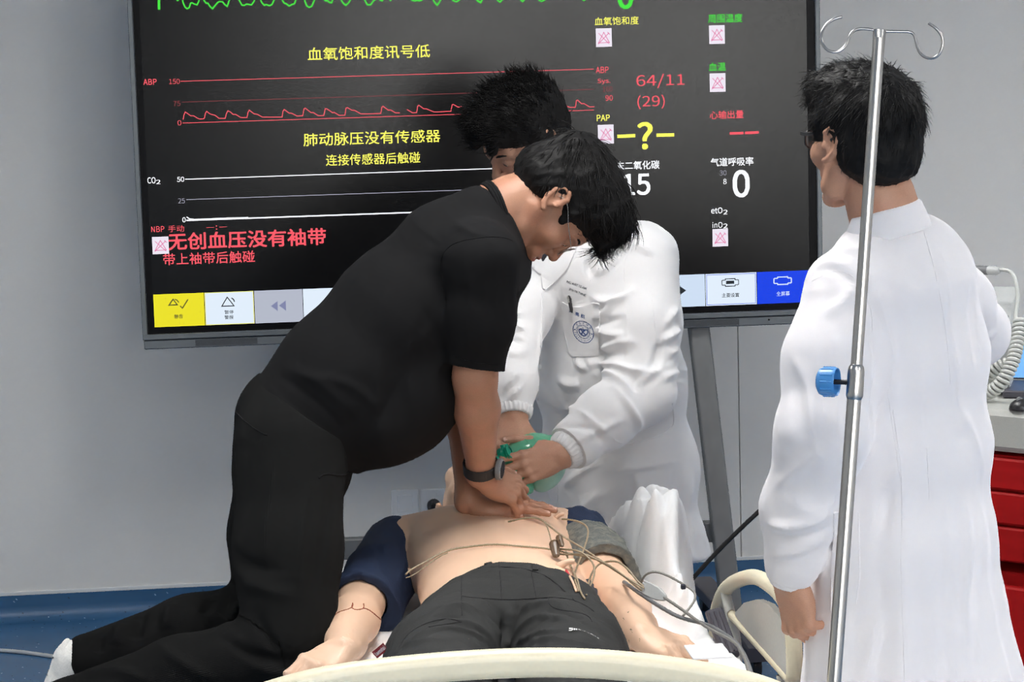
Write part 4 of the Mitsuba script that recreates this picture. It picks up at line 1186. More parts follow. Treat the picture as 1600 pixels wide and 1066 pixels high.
def cuff(mesh_dirs, a, b, r, n, name, mat, parent, label=None, pleats=24, amp=.0016):
    """A gathered or plain cuff ring from a to b."""
    ax = unit(b - a); s1 = unit(np.cross(ax, V(.3, .2, .9))); s2 = np.cross(ax, s1)
    rows = []
    for u, dr_ in ((0, .0), (.12, .0035), (.5, .004), (.88, .003), (1, .0), (1, -.004), (.1, -.005)):
        t = np.linspace(0, 2 * math.pi, n, endpoint=False)
        rr = (r[0] + (r[1] - r[0]) * u) + dr_ + amp * np.sin(pleats * t + 2 * u) * (1 if dr_ > 0 else .3)
        rows.append(a + (b - a) * u + np.outer(np.cos(t) * rr, s1) + np.outer(np.sin(t) * rr, s2))
    v = np.vstack(rows); k = len(rows)
    i, j = np.meshgrid(np.arange(k), np.arange(n), indexing='ij')
    q = np.stack([i * n + j, i * n + (j + 1) % n, (i + 1) % k * n + (j + 1) % n, (i + 1) % k * n + j], -1).reshape(-1, 4)
    m = trimesh.Trimesh(v, np.vstack([q[:, [0, 1, 2]], q[:, [0, 2, 3]]]), process=False)
    if m.volume < 0:
        m.invert()
    return put(name, m, mat, parent, True, label=label)


def legs_below(key, hips, feet, mat, r=(.085, .062, .05), front=V(0, 1, 0)):
    """Trouser legs and shoes under a coat, down to the floor."""
    s = Shape()
    for h, f in zip(hips, feet):
        s.chain([h, h * .5 + f * .5, f + V(0, 0, .04)], r, .02)
    put('trousers', nets(s, .007), mat, key, True, label='dark trousers')
    for f in feet:
        fr = unit(front * (1, 1, 0))
        sh = Shape().chain([f - fr * .05 + V(0, 0, .045), f + fr * .06 + V(0, 0, .038), f + fr * .16 + V(0, 0, .030)], [.042, .044, .036], .02)
        sh.cone(f + V(0, 0, .05), f + V(0, 0, .10), .042, .044, .02).plane((0, 0, .001), (0, 0, -1))
        put('shoe', nets(sh, .006), 'mat_dark_plastic', key, True, label='dark shoe')


def unit_rows(a):
    return a / (np.linalg.norm(a, axis=1, keepdims=True) + 1e-9)

# ------------------------------------------------------------------ the training manikin lying on the bed
man = thing('training_manikin', 'bare-chested training manikin lying on the bed in dark trousers', 'manikin')
AX = 0.462
S = Shape()
S.ball((AX, 5.43, .602), (.205, .24, .118), .05).ball((AX, 5.20, .592), (.182, .22, .105), .06).ball((AX, 5.03, .594), (.183, .17, .104), .06).ball((AX, 4.90, .57), (.15, .10, .07), .05)
for s in (-1, 1):
    S.ball((AX + s * .085, 5.50, .675), (.085, .075, .035), .05)                 # chest plates
    S.ball((AX + s * .175, 5.56, .625), (.075, .075, .065), .04)
rs, re, rw = V(AX - .215, 5.53, .615), V(.155, 5.22, .567), V(.107, 4.89, .550)
ls, le, lw = V(AX + .215, 5.53, .615), V(.712, 5.17, .570), V(.722, 4.87, .552)
lh = ls + (le - ls) * .66                                            # where the left sleeve ends
for a, b, c in ((rs, re, rw), (ls, le, lw)):
    S.chain([a, a * .5 + b * .5, b], [.060, .056, .050], .03)
    S.chain([b, b * .62 + c * .38, b * .15 + c * .85, c], [.050, .053, .041, .033], .02)
hand(S, rw, V(-.085, -.095, -.018), V(-.9, .5, .3), V(-.3, -.2, 1), [(25, 40, 25), (32, 42, 25), (38, 44, 25), (42, 44, 25)], .5, (22, 20, 12), 1.0)
hand(S, lw, V(.085, -.10, -.018), V(.9, .5, .3), V(.3, -.2, 1), [(25, 40, 25), (32, 42, 25), (38, 44, 25), (42, 44, 25)], .5, (22, 20, 12), 1.0)
nk = V(AX, 5.66, .625)
S.cone(nk, nk + (0, .08, .03), .062, .055, .03)
HR = np.stack([V(-1, 0, 0), unit(V(0, .25, .97)), unit(V(0, .97, -.25))], 1)
PM = head(S, nk + (0, .19, .035), HR, 1.0)
body = nets(S, .0038)
put('body', body, 'mat_manikin', man, True, label='pale flesh coloured plastic body')
tr = Shape()
tr.ball((AX, 4.92, .588), (.190, .17, .114), .05)
for s in (-1, 1):
    tr.chain([V(AX - .008 + s * .095, 4.86, .585), V(AX - .045 + s * .125, 4.60, .590), V(AX - .075 + s * .125, 4.34, .592), V(AX - .10 + s * .12, 4.06, .565)], [.100, .108, .098, .085], .025)
tr.plane((AX, 5.005, .6), (0.03, 1, .12))
pants = nets(tr, .0042)
pants = ripple(pants, (9, 16, 9), .014, 3)
pants = wrinkle(pants, [([(790, 972), (788, 990), (786, 1012)], .012, -.012), ([(770, 1000), (720, 975), (670, 985)], .010, .006), ([(800, 1000), (850, 965), (900, 975)], .010, .006), ([(640, 985), (690, 960), (750, 955)], .011, .005),
                        ([(800, 960), (850, 945), (895, 950)], .010, .005), ([(700, 1000), (660, 1005), (620, 1018)], .010, .006), ([(830, 1000), (880, 1004), (930, 1012)], .009, .006), ([(760, 940), (700, 950), (650, 970)], .008, .004), ([(640, 1000), (690, 985), (760, 1002)], .009, .006), ([(805, 1008), (850, 990), (910, 990)], .009, .006), ([(730, 965), (690, 968), (650, 985)], .008, -.005), ([(850, 955), (890, 960), (925, 985)], .009, -.005), ([(800, 940), (840, 945), (880, 940)], .008, .004)], 1.6)
tk = put('trousers', pants, 'mat_trousers', man, True, label='dark grey cargo trousers')
for line in ([(628, 956), (662, 921), (706, 898), (778, 886), (834, 893), (860, 905), (897, 938)], [(779, 874), (782, 910), (784, 938)], [(722, 895), (721, 930), (722, 962)], [(722, 932), (784, 937), (858, 934)], [(830, 893), (834, 914), (838, 935)],
             [(622, 1020), (640, 990), (680, 970), (721, 972)], [(720, 972), (670, 980)], [(858, 934), (866, 950), (905, 958), (925, 972)], [(858, 934), (900, 940), (928, 956)]):
    seam(pants, line, .0011, 'mat_seam', 'seam', tk)
for x, y in ((701, 893), (836, 887), (648, 932)):
    p, nr = pick_on(pants, x, y)
    if p is None:
        continue
    put('belt_loop', box(-.006, .006, -.018, .018, -.001, .0025, .001).apply_transform(trimesh.geometry.align_vectors([0, 0, 1], nr)).apply_translation(p), 'mat_trousers', tk)
p, nr = pick_on(pants, 763, 880, False)
put('button', lathe([(0, .004), (.008, .0035), (.009, .001), (.009, -.002), (0, -.002)], p, nr, 24), 'mat_black_plastic', tk, 30)
print_on(pants, glyphs('SimMan', 3), 888, 984, RIGHT - .42 * UP, .6 * UP + .7 * FWD + .2 * RIGHT,   .0124 / 70 * 1.05, 'print', 'mat_print_white', tk, .0035, label='white lettering SimMan')
tg = at(594, 1017, 4.70)
t = put('tag', box(-.014, .014, -.001, .001, -.008, .008).apply_transform(trimesh.transformations.rotation_matrix(math.radians(-38), [0, 1, 0])).apply_translation(tg), 'mat_red_tag', man, label='small dark red fabric tag')
g = flat(fit(glyphs('laerdal', 2), -.0115, -.004, .023, .009))
g = trimesh.Trimesh(np.c_[g.vertices[:, 0], g.vertices[:, 0] * 0 - .0014, g.vertices[:, 1]], g.faces, process=False)
put('tag_print', g.apply_transform(trimesh.transformations.rotation_matrix(math.radians(-38), [0, 1, 0])).apply_translation(tg), 'mat_print_white', t)
# what is left of the cut shirt: a navy sleeve on its right arm, navy and faded denim on the left
sl = Shape()
sl.chain([rs + (-.0, .02, .0), rs * .5 + re * .5, re + (0.0, -.01, .004)], [.074, .070, .071], .03).cone(rs + (.02, -.02, -.03), re + (.045, .0, -.025), .045, .045, .03)
sl.plane(re + (0, -.005, 0), unit(re - rs) + V(.15, 0, -.1)); sl.cone(rs, re + (re - rs) * .3, .056, .058, .006, cut=True)
m = ripple(nets(sl, .0045), (14, 14, 14), .008, 5)
m = wrinkle(m, [([(560, 850), (580, 880), (600, 920)], .010, .006), ([(545, 890), (570, 900), (600, 940)], .010, .005), ([(590, 850), (600, 890), (610, 930)], .008, -.006)])
put('shirt_sleeve', m, 'mat_navy', man, True, label='navy blue shirt sleeve')
sl = Shape()
sl.chain([ls + (0, .02, .005), ls * .75 + le * .25], [.074, .072], .03).cone(ls + (-.03, -.03, -.03), ls * .65 + le * .35 + V(-.045, 0, -.03), .045, .04, .03)
m = ripple(nets(sl, .0045), (16, 16, 16), .012, 6)
put('shirt_sleeve', m, 'mat_navy', man, True, label='navy blue remnant of the shirt')
sl = Shape()
sl.chain([ls * .66 + lh * .34, ls * .35 + lh * .65, lh + (.004, -.008, .006)], [.078, .077, .076], .03).cone(ls * .3 + lh * .7 + V(.03, 0, -.02), lh + (.035, .0, -.03), .05, .045, .03)
sl.plane(lh + (0, -.01, 0), unit(le - ls) + V(-.1, 0, -.1)); sl.cone(ls, lh + (le - ls) * .3, .056, .058, .006, cut=True)
m = ripple(nets(sl, .004), (20, 20, 20), .012, 7)
put('denim_cuff', m, 'mat_denim', man, True, label='faded grey denim sleeve end')
# open shirt lying dark beside the waist on its left
m = nets(Shape().ball((AX + .205, 5.22, .545), (.055, .16, .055), .02).ball((AX + .20, 5.38, .55), (.05, .12, .055), .03), .005)
put('open_shirt', ripple(m, (18, 12, 18), .016, 8), 'mat_inner_shirt', man, True, label='black open shirt cloth between body and arm')
# joint lines and connectors on the plastic skin
seam(body, [(524, 962), (535, 955), (549, 950), (551, 943)], .0012, 'mat_manikin_mark', 'joint_line', man)
seam(body, [(551, 944), (552, 952), (560, 953), (567, 951), (568, 944)], .0012, 'mat_manikin_mark', 'joint_line', man)
seam(body, [(567, 951), (580, 956), (592, 966), (598, 970)], .0012, 'mat_manikin_mark', 'joint_line', man)
for x, y, dx, r, l in ((640, 893, -22, .0085, .030), (874, 884, 20, .0085, .028), (868, 808, 10, .007, .02)):
    p, nr = pick_on(body, x, y, False)
    e = p + RIGHT * (dx / 3800 * 5.2) + nr * .012 - UP * .002
    put('connector', tube(spline([p - nr * .004, p * .5 + e * .5 + nr * .004, e], 10), np.linspace(r, r * .65, 10), 14), 'mat_manikin', man, True, label='flesh coloured plug')
p, nr = pick_on(body, 634, 901, False)
put('snap', lathe([(0, .012), (.006, .012), (.007, .008), (.007, 0), (0, 0)], p, nr, 20), 'mat_black_plastic', man, 40, label='black snap')
rng = np.random.default_rng(4)
for x, y, w in ((982, 957, 1.0), (986, 985, 1.2), (983, 1002, .8), (975, 968, .8), (1000, 1000, .7)):
    blob = union_all([Point(rng.normal(0, .5), rng.normal(0, 1.0)).buffer(rng.uniform(.12, .38), 6) for _ in range(7)])
    p, nr = pick_on(body, x, y)
    if p is not None:
        print_on(body, blob, x, y, RIGHT, UP, .0028 * w, 'smudge', 'mat_smudge', man, .0006)

# ------------------------------------------------------------------ monitoring leads on the manikin
cab = thing('ecg_cable', 'bundle of brown monitoring leads from the manikin chest into a grey connector block', 'cable')
Z3 = lambda l: [(800 + x / 3.806, 780 + y / 3.806) for x, y in l]


def lead(pix, depth, r=.0021, mat='mat_cable_tan', name='lead', lift=.0015, label=None):
    pts = []
    for k, (x, y) in enumerate(pix):
        d = np.interp(k, np.linspace(0, len(pix) - 1, len(depth)), depth)
        p = at(x, y, d)
        b, nr = pick_on(body, x, y)
        if b is not None and (b - CAM) @ FWD < d + .02:
            p = b + nr * (r + lift)
        t, nr = pick_on(pants, x, y)
        if t is not None and (t - CAM) @ FWD < (p - CAM) @ FWD:
            p = t + nr * (r + lift)
        pts.append(p)
    return put(name, tube(spline(pts, 16 * len(pts)), r, 8), mat, cab, True, label=label)


lead(Z3([(-20, 135), (60, 117), (150, 115), (210, 150), (300, 220), (400, 280), (520, 360), (620, 430), (720, 490), (790, 535)]), [5.40, 5.33, 5.22, 5.06])
lead([(634, 898), (645, 889), (667, 877), (699, 861), (730, 855), (770, 851), (809, 856)] + Z3([(130, 297), (250, 303), (350, 325), (450, 345), (560, 385), (650, 445), (785, 530)]), [5.2, 5.25, 5.22, 5.18, 5.05])
lead([(634, 903), (650, 896), (672, 880), (700, 864)], [5.2, 5.2], .0012)
lead(Z3([(298, 120), (380, 130), (440, 160), (452, 210), (430, 290), (400, 370), (370, 440), (375, 500), (395, 560)]), [5.4, 5.25, 5.12])
lead(Z3([(260, 295), (330, 300), (400, 312), (460, 355), (490, 410), (480, 480), (440, 580)]), [5.2, 5.15, 5.08])
lead(Z3([(320, 310), (350, 400), (385, 490), (410, 570), (430, 600)]), [5.2, 5.05])
lead(Z3([(430, 600), (455, 500), (510, 395), (570, 372), (640, 380), (700, 430), (740, 480), (790, 522)]), [5.1, 5.2, 5.1, 5.06])
lead(Z3([(180, 130), (215, 180), (232, 250), (250, 300)]), [5.35, 5.2], .0013)
lead(Z3([(250, 310), (330, 330), (430, 330), (520, 370), (640, 440), (720, 505), (780, 545)]), [5.2, 5.15, 5.06])
lead(Z3([(340, 470), (365, 520), (380, 560)]), [5.1, 5.06], .0025, 'mat_manikin', label='flesh coloured tube end')
cb0, cb1 = at(*Z3([(795, 527)])[0], 5.06), at(*Z3([(912, 590)])[0], 5.0)
ax = unit(cb1 - cb0); L = np.linalg.norm(cb1 - cb0)
sd = unit(np.cross(ax, FWD)); up = np.cross(sd, ax)
m = sweep([cb0, cb0 + ax * L * .15, cb0 + ax * L * .6, cb0 + ax * L * .9, cb1], ring(.0145, .006, .003, 4), up)
w = len(ring(.0145, .006, .003, 4)); vt = np.array(m.vertices)
for i, sc in enumerate((.93, 1, .95, .60, .42)):
    c = vt[i * w:(i + 1) * w].mean(0); vt[i * w:(i + 1) * w] = c + (vt[i * w:(i + 1) * w] - c) * sc
put('connector_block', trimesh.Trimesh(vt, m.faces, process=False), 'mat_grey_plastic', cab, 30, label='grey plastic connector block')
for o in np.linspace(-.011, .011, 5):
    put('plug', tube([cb0 + sd * o - ax * .014, cb0 + sd * o + ax * .002], .0022, 8), 'mat_grey_plastic', cab, 40)
trunk = [cb1 - ax * .004] + [at(x, y, d) for x, y, d in ((1050, 942, 4.97), (1066, 953, 4.93), (1092, 972, 4.86), (1120, 989, 4.80), (1147, 1004, 4.74), (1163, 1028, 4.68), (1172, 1060, 4.62))]
put('trunk_cable', tube(spline(trunk, 60), .0032, 10), 'mat_cable_grey', cab, True, label='grey trunk cable')
hose = [at(x, y, d) for x, y, d in ((975, 910, 5.2), (992, 922, 5.1), (1012, 936, 5.04), (1036, 951, 4.98), (1066, 966, 4.93), (1100, 975, 4.88), (1130, 990, 4.80), (1150, 1005, 4.75), (1166, 1030, 4.68), (1178, 1066, 4.62))]
put('pressure_hose', tube(spline(hose, 60), .0042, 10), 'mat_dark_grey', smooth=True, label='dark grey hose running beside the grey trunk cable over the sheet', category='hose')
loop = [at(x, y, d) for (x, y), d in zip(Z3([(772, 500), (785, 462), (815, 440), (860, 435), (930, 458), (1020, 508), (1075, 545), (1090, 575), (1080, 612), (1050, 655), (1018, 695)]), np.linspace(5.1, 4.98, 11))]
put('loop_cable', tube(spline(loop, 60), .0026, 8), 'mat_cable_grey', cab, True, label='grey looped cable')
lb = at(*Z3([(1018, 522)])[0], 5.02)
put('clip', box(-.005, .005, -.004, .004, -.005, .005, .0015).apply_translation(lb), 'mat_print_black', cab)
for (x0, y0), (x1, y1), r in (((262, 330), (252, 268), .0115), ((296, 275), (280, 228), .0075)):
    a, b = at(*Z3([(x0, y0)])[0], 5.17), at(*Z3([(x1, y1)])[0], 5.19)
    c = nets(Shape().cone(a, b, r * .75, r, .01, FWD, .55), .0022)
    put('clip', c, 'mat_clip_brown', cab, True, label='brown electrode clip')
rc = [at(*p, d) for p, d in zip(Z3([(322, 425), (340, 460), (352, 500), (365, 560)]), (5.12, 5.1, 5.08, 5.05))]
put('red_lead', tube(spline(rc, 16), .0028, 8), 'mat_print_red', cab, True, label='short red lead')

# ------------------------------------------------------------------ the rescuer kneeling on the bed, pressing on the chest
W = wall_pt
p1 = thing('person', 'person in black t-shirt and corduroy trousers kneeling on the bed doing chest compressions', 'person')
DEEP = V(.05, 1, 0)
sh_n, el_n, wr_n = W(757, 405, 5.17), W(742, 590, 5.22), W(752, 742, 5.34)
sh_f, el_f, wr_f = W(772, 410, 5.54), W(730, 600, 5.52), W(734, 784, 5.43)
S = Shape()
S.chain([W(470, 680, 5.34), W(560, 580, 5.35), W(650, 470, 5.36), W(720, 390, 5.36)], [.05, .05, .06, .06], .05)
S.cone(sh_n + (0, .03, 0), sh_f - (0, .03, 0), .055, .055, .05)
for a, b, c in ((sh_n, el_n, wr_n), (sh_f, el_f, wr_f)):
    S.chain([a, a * .4 + b * .6, b], [.054, .0525, .0455], .03)
    S.chain([b, b * .68 + c * .32, c * .96 + b * .04, c], [.0465, .0485, .0305, .0285], .02)
NK0, NK1 = W(752, 345, 5.36), W(838, 300, 5.365)
S.chain([NK0, NK0 * .5 + NK1 * .5, NK1], [.078, .060, .058], .03)
H1 = W(861, 317, 5.37)
f1 = unit(.27 * RIGHT - .93 * UP + .20 * FWD); u1 = unit(.96 * RIGHT + .28 * UP + .06 * FWD); u1 = unit(u1 - f1 * (u1 @ f1))
R1 = np.stack([np.cross(f1, u1), f1, u1], 1)
S1 = 1.04
P1 = head(S, H1, R1, S1)
nails1 = []
hand(S, wr_f, W(830, 789, 5.40) - wr_f, V(.1, -1, -.15), V(0, 0, 1), [(0, 4, 3), (2, 4, 3), (4, 6, 4), (14, 10, 8)], 1.6, (10, 4, 5), 1.02, nails=nails1)
hand(S, wr_n, W(816, 772, 5.375) - wr_n, V(.1, .8, .75), unit(V(.15, -.75, .75)), [(30, 46, 28), (34, 46, 28), (36, 46, 28), (34, 44, 26)], 1.0, (35, 15, 10), 1.05, nails=nails1)
skin1 = nets(S, .0031)
put('body', skin1, 'mat_skin_a', p1, True, label='bare arms, neck and face looking straight down')
for nl in nails1:
    put('fingernail', nl, 'mat_nail', p1, True)
face_parts(p1, P1, R1, S1, 'mat_skin_a')
cap = Shape()
cap.ball((0, -.022, .066), (.093, .118, .092), .02).ball((0, .045, .115), (.075, .075, .050), .04).ball((0, -.06, .0), (.080, .070, .062), .03)
cap.cone((0, .085, .125), (.015, .122, .078), .034, .016, .02).cone((-.03, .08, .12), (-.03, .112, .075), .03, .016, .02)
cap.ball((0, .125, -.045), (.12, .105, .092), .012, cut=True)
for e in (-1, 1):
    cap.ball((.096 * e, -.004, -.012), (.040, .030, .034), .008, cut=True)
    cap.cone((.070 * e, .022, .03), (.066 * e, .034, .006), .012, .007, .01)
cap.plane((0, -.06, -.066), V(0, .35, -1))


def flow1(q):
    d = q - V(0, -.085, .095)
    return unit_rows(d * (1, 1, .8) + V(0, .03, 0))


hair(p1, P1, R1, S1, cap, flow1, 5200, lambda q: .026 + .030 * np.clip((q[:, 2] + .03) / .10, 0, 1), .00080, 11, .20, .9, .16, gravity=.15, h=.0042, rough=.012, label='short black hair, longer on top', keep=lambda q, n: ~((np.abs(q[:, 0]) > .055) & (q[:, 2] < .05) & (q[:, 1] > -.03)))
# black t-shirt
ts = Shape()
ts.chain([W(468, 676, 5.34), W(545, 590, 5.35), W(630, 490, 5.36), W(703, 397, 5.36), W(752, 347, 5.36)], [.152, .152, .147, .113, .082], .05, DEEP, 1.22)
ts.ball(W(598, 655, 5.34), (.115, .17, .105), .05).ball(W(655, 610, 5.35), (.10, .165, .115), .06)
ts.cone(sh_n + (0.0, .05, .0), sh_f - (0, .05, 0), .082, .082, .05)
sleeves = []
for a, b, c in ((sh_n, el_n, 1), (sh_f, el_f, -1)):
    e = a + (b - a) * 1.02
    sleeves.append(Shape().chain([a + V(-.005, .01 * c, 0), a * .5 + e * .5, e], [.079, .072, .066], .035))
hem0, hem1 = W(377, 618, 5.34), W(590, 757, 5.34)
hn = unit(np.cross(hem1 - hem0, V(0, 1, 0)))
ts.plane(hem0, hn if hn[2] < 0 else -hn)
c0, c1 = W(700, 569, 5.17), W(782, 584, 5.17)
cut_n = unit(np.cross(c1 - c0, V(0, 1, 0))); cut_n = cut_n if cut_n[2] < 0 else -cut_n


tee = nets(Garment(ts, [(arm, c0, cut_n, a + (b - a) * .55, b, .0575) for arm, (a, b) in zip(sleeves, ((sh_n, el_n), (sh_f, el_f)))], (NK0 + (NK1 - NK0) * .15, NK1, .066)), .0048)
tee = ripple(tee, (7, 7, 7), .012, 12, False)
tee = wrinkle(tee, [([(690, 400), (694, 470), (700, 540)], .010, -.006), ([(450, 575), (500, 600), (545, 640)], .014, .006), ([(440, 590), (490, 625), (530, 665)], .010, -.005), ([(470, 590), (540, 600), (590, 640)], .012, .005),
                    ([(600, 540), (590, 620), (600, 700)], .014, .006), ([(640, 520), (640, 600), (650, 680)], .014, .006), ([(660, 480), (690, 540), (695, 600)], .014, -.006), ([(560, 690), (600, 640), (650, 560)], .012, -.005),
                    ([(420, 600), (460, 650), (520, 690)], .010, .004), ([(730, 420), (735, 480), (730, 550)], .010, .005), ([(770, 400), (765, 470), (760, 550)], .010, -.004), ([(700, 330), (730, 360), (760, 372)], .010, .005), ([(620, 400), (600, 480), (590, 560)], .016, .004)])
tk = put('t_shirt', tee, 'mat_tee', p1, True, label='black short-sleeved t-shirt')
seam(tee, [(697, 470), (688, 430), (690, 404), (704, 384), (735, 374), (770, 370), (800, 376)], .0013, 'mat_tee', 'sleeve_seam', tk)
seam(tee, [(392, 612), (412, 641), (480, 692), (545, 726), (592, 741)], .0011, 'mat_tee', 'hem_seam', tk)
seam(tee, [(706, 556), (740, 566), (779, 571)], .0011, 'mat_tee', 'hem_seam', tk)
ax = unit(NK1 - NK0)
c0 = NK0 + (NK1 - NK0) * .33
a1 = unit(np.cross(ax, DEEP)); a2 = np.cross(ax, a1)
rg = [c0 + ax * (.006 * math.sin(2 * t)) + (a1 * math.cos(t) * .070 + a2 * math.sin(t) * .074) for t in np.linspace(0, 2 * math.pi, 60)]
rings = ring(.0035, .010, .003, 4)
put('collar', join(*[tube(np.array(rg) + ax * o - 0 * a1, .0042, 8, False) for o in (-.006, 0.0, .006)]), 'mat_tee', p1, True, label='ribbed black collar')
# corduroy trousers
kn_n, kn_f = W(445, 1022, 5.02), W(425, 968, 5.30)
an_n, an_f = W(85, 1112, 5.02), W(140, 1032, 5.27)
hp_n, hp_f = W(455, 705, 5.23), W(455, 700, 5.45)
tr = Shape()
tr.cone(W(462, 660, 5.34), W(458, 725, 5.34), .135, .135, .05, DEEP, 1.18)
for h, k_, a in ((hp_n, kn_n, an_n), (hp_f, kn_f, an_f)):
    tr.chain([h, h * .5 + k_ * .5, k_ + V(0.01, 0, .02)], [.125, .112, .098], .04)
    tr.chain([k_ + V(-.01, 0, .0), k_ * .55 + a * .45, a], [.090, .088, .060], .03)
hn2 = hn if hn[2] > 0 else -hn
tr.plane(hem0 + hn2 * .06, hn2)
m = nets(tr, .0046)
m = ripple(m, (6, 6, 5), .012, 14, False)
m = wrinkle(m, [([(345, 905), (330, 935), (318, 960)], .014, -.016), ([(300, 912), (268, 945), (262, 985)], .016, .020), ([(245, 932), (222, 960), (212, 1000)], .014, -.018), ([(212, 945), (190, 975), (182, 1010)], .014, .018),
                ([(170, 975), (158, 995), (152, 1020)], .012, -.012), ([(390, 920), (370, 955), (355, 990)], .014, .018), ([(400, 960), (420, 1000), (440, 1020)], .012, -.010), ([(480, 760), (470, 850), (470, 930)], .014, .007), ([(520, 770), (505, 850), (490, 920)], .013, -.007),
                ([(335, 960), (355, 972), (372, 1000)], .012, .018), ([(350, 1000), (330, 980), (318, 968)], .010, -.010), ([(250, 1010), (290, 1040), (330, 1060)], .014, .010), ([(150, 1048), (200, 1052), (230, 1066)], .012, .008), ([(430, 730), (420, 800), (415, 880)], .012, .005),
                ([(360, 1005), (420, 1030), (470, 1030)], .012, -.012), ([(390, 1040), (430, 1050), (480, 1045)], .014, .012), ([(370, 890), (410, 920), (460, 930)], .016, .010), ([(365, 860), (400, 885), (440, 890)], .014, -.008)])
v = np.asarray(m.vertices)
segs = [(hp_n, kn_n), (hp_f, kn_f), (kn_n, an_n), (kn_f, an_f)]
ds = np.stack([seg_dist(v, a, b) for a, b in segs], 1); pick = ds.argmin(1)
uv = np.zeros((len(v), 2))
for i, (a, b) in enumerate(segs):
    w = pick == i; t = unit(b - a)
    s1 = unit(np.cross(t, V(.3, 1, .2))); s2 = np.cross(t, s1)
    q = v[w] - a; ang = np.arctan2(q @ s1, q @ s2)
    uv[w] = np.c_[ang * .105, q @ t]
tk = put('trousers', m, 'mat_corduroy', p1, True, uv=uv, label='black corduroy trousers')
seam(m, [(498, 748), (515, 741), (535, 743), (548, 722)], .0022, 'mat_tee', 'pocket_edge', tk)
seam(m, [(366, 640), (385, 660), (408, 676), (418, 680)], .0018, 'mat_tee', 'pocket_edge', tk)
for a, k_ in ((an_f, kn_f), (an_n, kn_n)):
    d = unit(a - k_)
    sh = Shape(); dn = unit(V(-.38, -.05, -1)); o = a + d * .035
    sh.chain([o + V(0, 0, .012), o + dn * .05, o + dn * .14, o + dn * .20], [.040, .043, .044, .034], .02, V(0, 1, 0), 1.05).cone(a - d * .01, o, .036, .042, .02)
    m = ripple(nets(sh, .0042), (60, 60, 60), .002, 15)
    s_ = put('shoe', m, 'mat_white_knit', p1, True, label='cream white knitted shoe')
    so = unit(np.cross(dn, V(0, 1, 0))); so = so if so[0] < 0 else -so
    sole = Shape().chain([o + so * .030 - dn * .02, o + so * .034 + dn * .06, o + so * .034 + dn * .14, o + so * .026 + dn * .215], [.030, .031, .036, .026], .02, so, .38)
    put('sole', nets(sole, .0036), 'mat_white_knit', s_, True)
    for t in (.0, .04, .09, .14):
        c = o + so * .0455 + dn * t
        put('groove', tube([c + V(0, -.02, .006), c + V(0, 0, -.004), c + V(0, .02, .006)], .0016, 6), 'mat_dark_grey', s_, True)

# its glasses and watch
gl = thing('glasses', 'thin wire-rimmed glasses on the face of the kneeling person', 'glasses')
for e in (-1, 1):
    rim = [P1(.033 * e + .024 * math.cos(t), .106 - .006 * abs(math.cos(t)) * (1 if math.cos(t) * e > 0 else 0), .000 + .019 * math.sin(t)) for t in np.linspace(0, 2 * math.pi, 37)]
    put('rim', tube(rim, .0012, 8, False), 'mat_metal_wire', gl, True)
    c = np.mean(rim[:-1], 0)
    put('lens', trimesh.Trimesh([c] + rim[:-1], [(0, i + 1, (i + 1) % 36 + 1) for i in range(36)], process=False), 'mat_lens', gl, True)
    put('temple', tube(spline([P1(.058 * e, .102, .006), P1(.072 * e, .085, .010), P1(.080 * e, .04, .016), P1(.086 * e, .0, .024), P1(.086 * e, -.022, .012)], 24), .0009, 8), 'mat_metal_wire', gl, True)
put('bridge', tube(spline([P1(-.010, .106, .004), P1(0, .110, .008), P1(.010, .106, .004)], 10), .0009, 8), 'mat_metal_wire', gl, True)
wt = thing('wristwatch', 'black round wristwatch on the right wrist of the kneeling person', 'watch')
ax = unit(wr_n - el_n); c = wr_n - ax * .022
b1 = unit(RIGHT * .93 - FWD * .30 - ax * ((RIGHT * .93 - FWD * .30) @ ax)); b2 = np.cross(ax, b1)
rr = []
for t in np.linspace(0, 2 * math.pi, 49):
    o = b1 * math.cos(t) + b2 * math.sin(t)
    p, _ = ray_on(skin1, c + o * .12, -o)
    r = min(np.linalg.norm(p - c), .052) if p is not None else .034
    rr.append(r)
rr = np.array(rr[:-1]); rr = np.convolve(np.r_[rr[-4:], rr, rr[:4]], np.ones(9) / 9, 'valid') + .0024
rr = [(c + (b1 * math.cos(t) + b2 * math.sin(t)) * r, t) for t, r in zip(np.linspace(0, 2 * math.pi, 49), np.r_[rr, rr[:1]])]
sec = ring(.0017, .0135, .0015, 3)
pts = np.array([p for p, _ in rr])
m = []
for i, (p, t) in enumerate(rr):
    o = unit(p - c)
    m += [p + o * s[0] + ax * s[1] for s in sec]
n = len(sec); v = np.array(m)
i, j = np.meshgrid(np.arange(48), np.arange(n), indexing='ij')
q = np.stack([i * n + j, i * n + (j + 1) % n, (i + 1) * n + (j + 1) % n, (i + 1) * n + j], -1).reshape(-1, 4)
put('band', trimesh.Trimesh(v, np.vstack([q[:, [0, 1, 2]], q[:, [0, 2, 3]]]), process=False), 'mat_watch_band', wt, 40, label='black band')
fc = c + b1 * (np.linalg.norm(rr[0][0] - c) + .001)
put('case', lathe([(0, 0), (.0225, 0), (.0245, .003), (.0245, .009), (.0222, .0115), (0, .0115)], fc - b1 * .001, b1, 40), 'mat_dark_grey', wt, 30, label='round dark case')
put('bezel', lathe([(.0204, .0110), (.0222, .0112), (.0222, .0125), (.0204, .0128)], fc - b1 * .001, b1, 40), 'mat_steel', wt, 30)
put('dial', lathe([(0, .0122), (.0204, .0122), (.0204, .0110), (0, .0110)], fc - b1 * .001, b1, 40), 'mat_bezel', wt, 30)

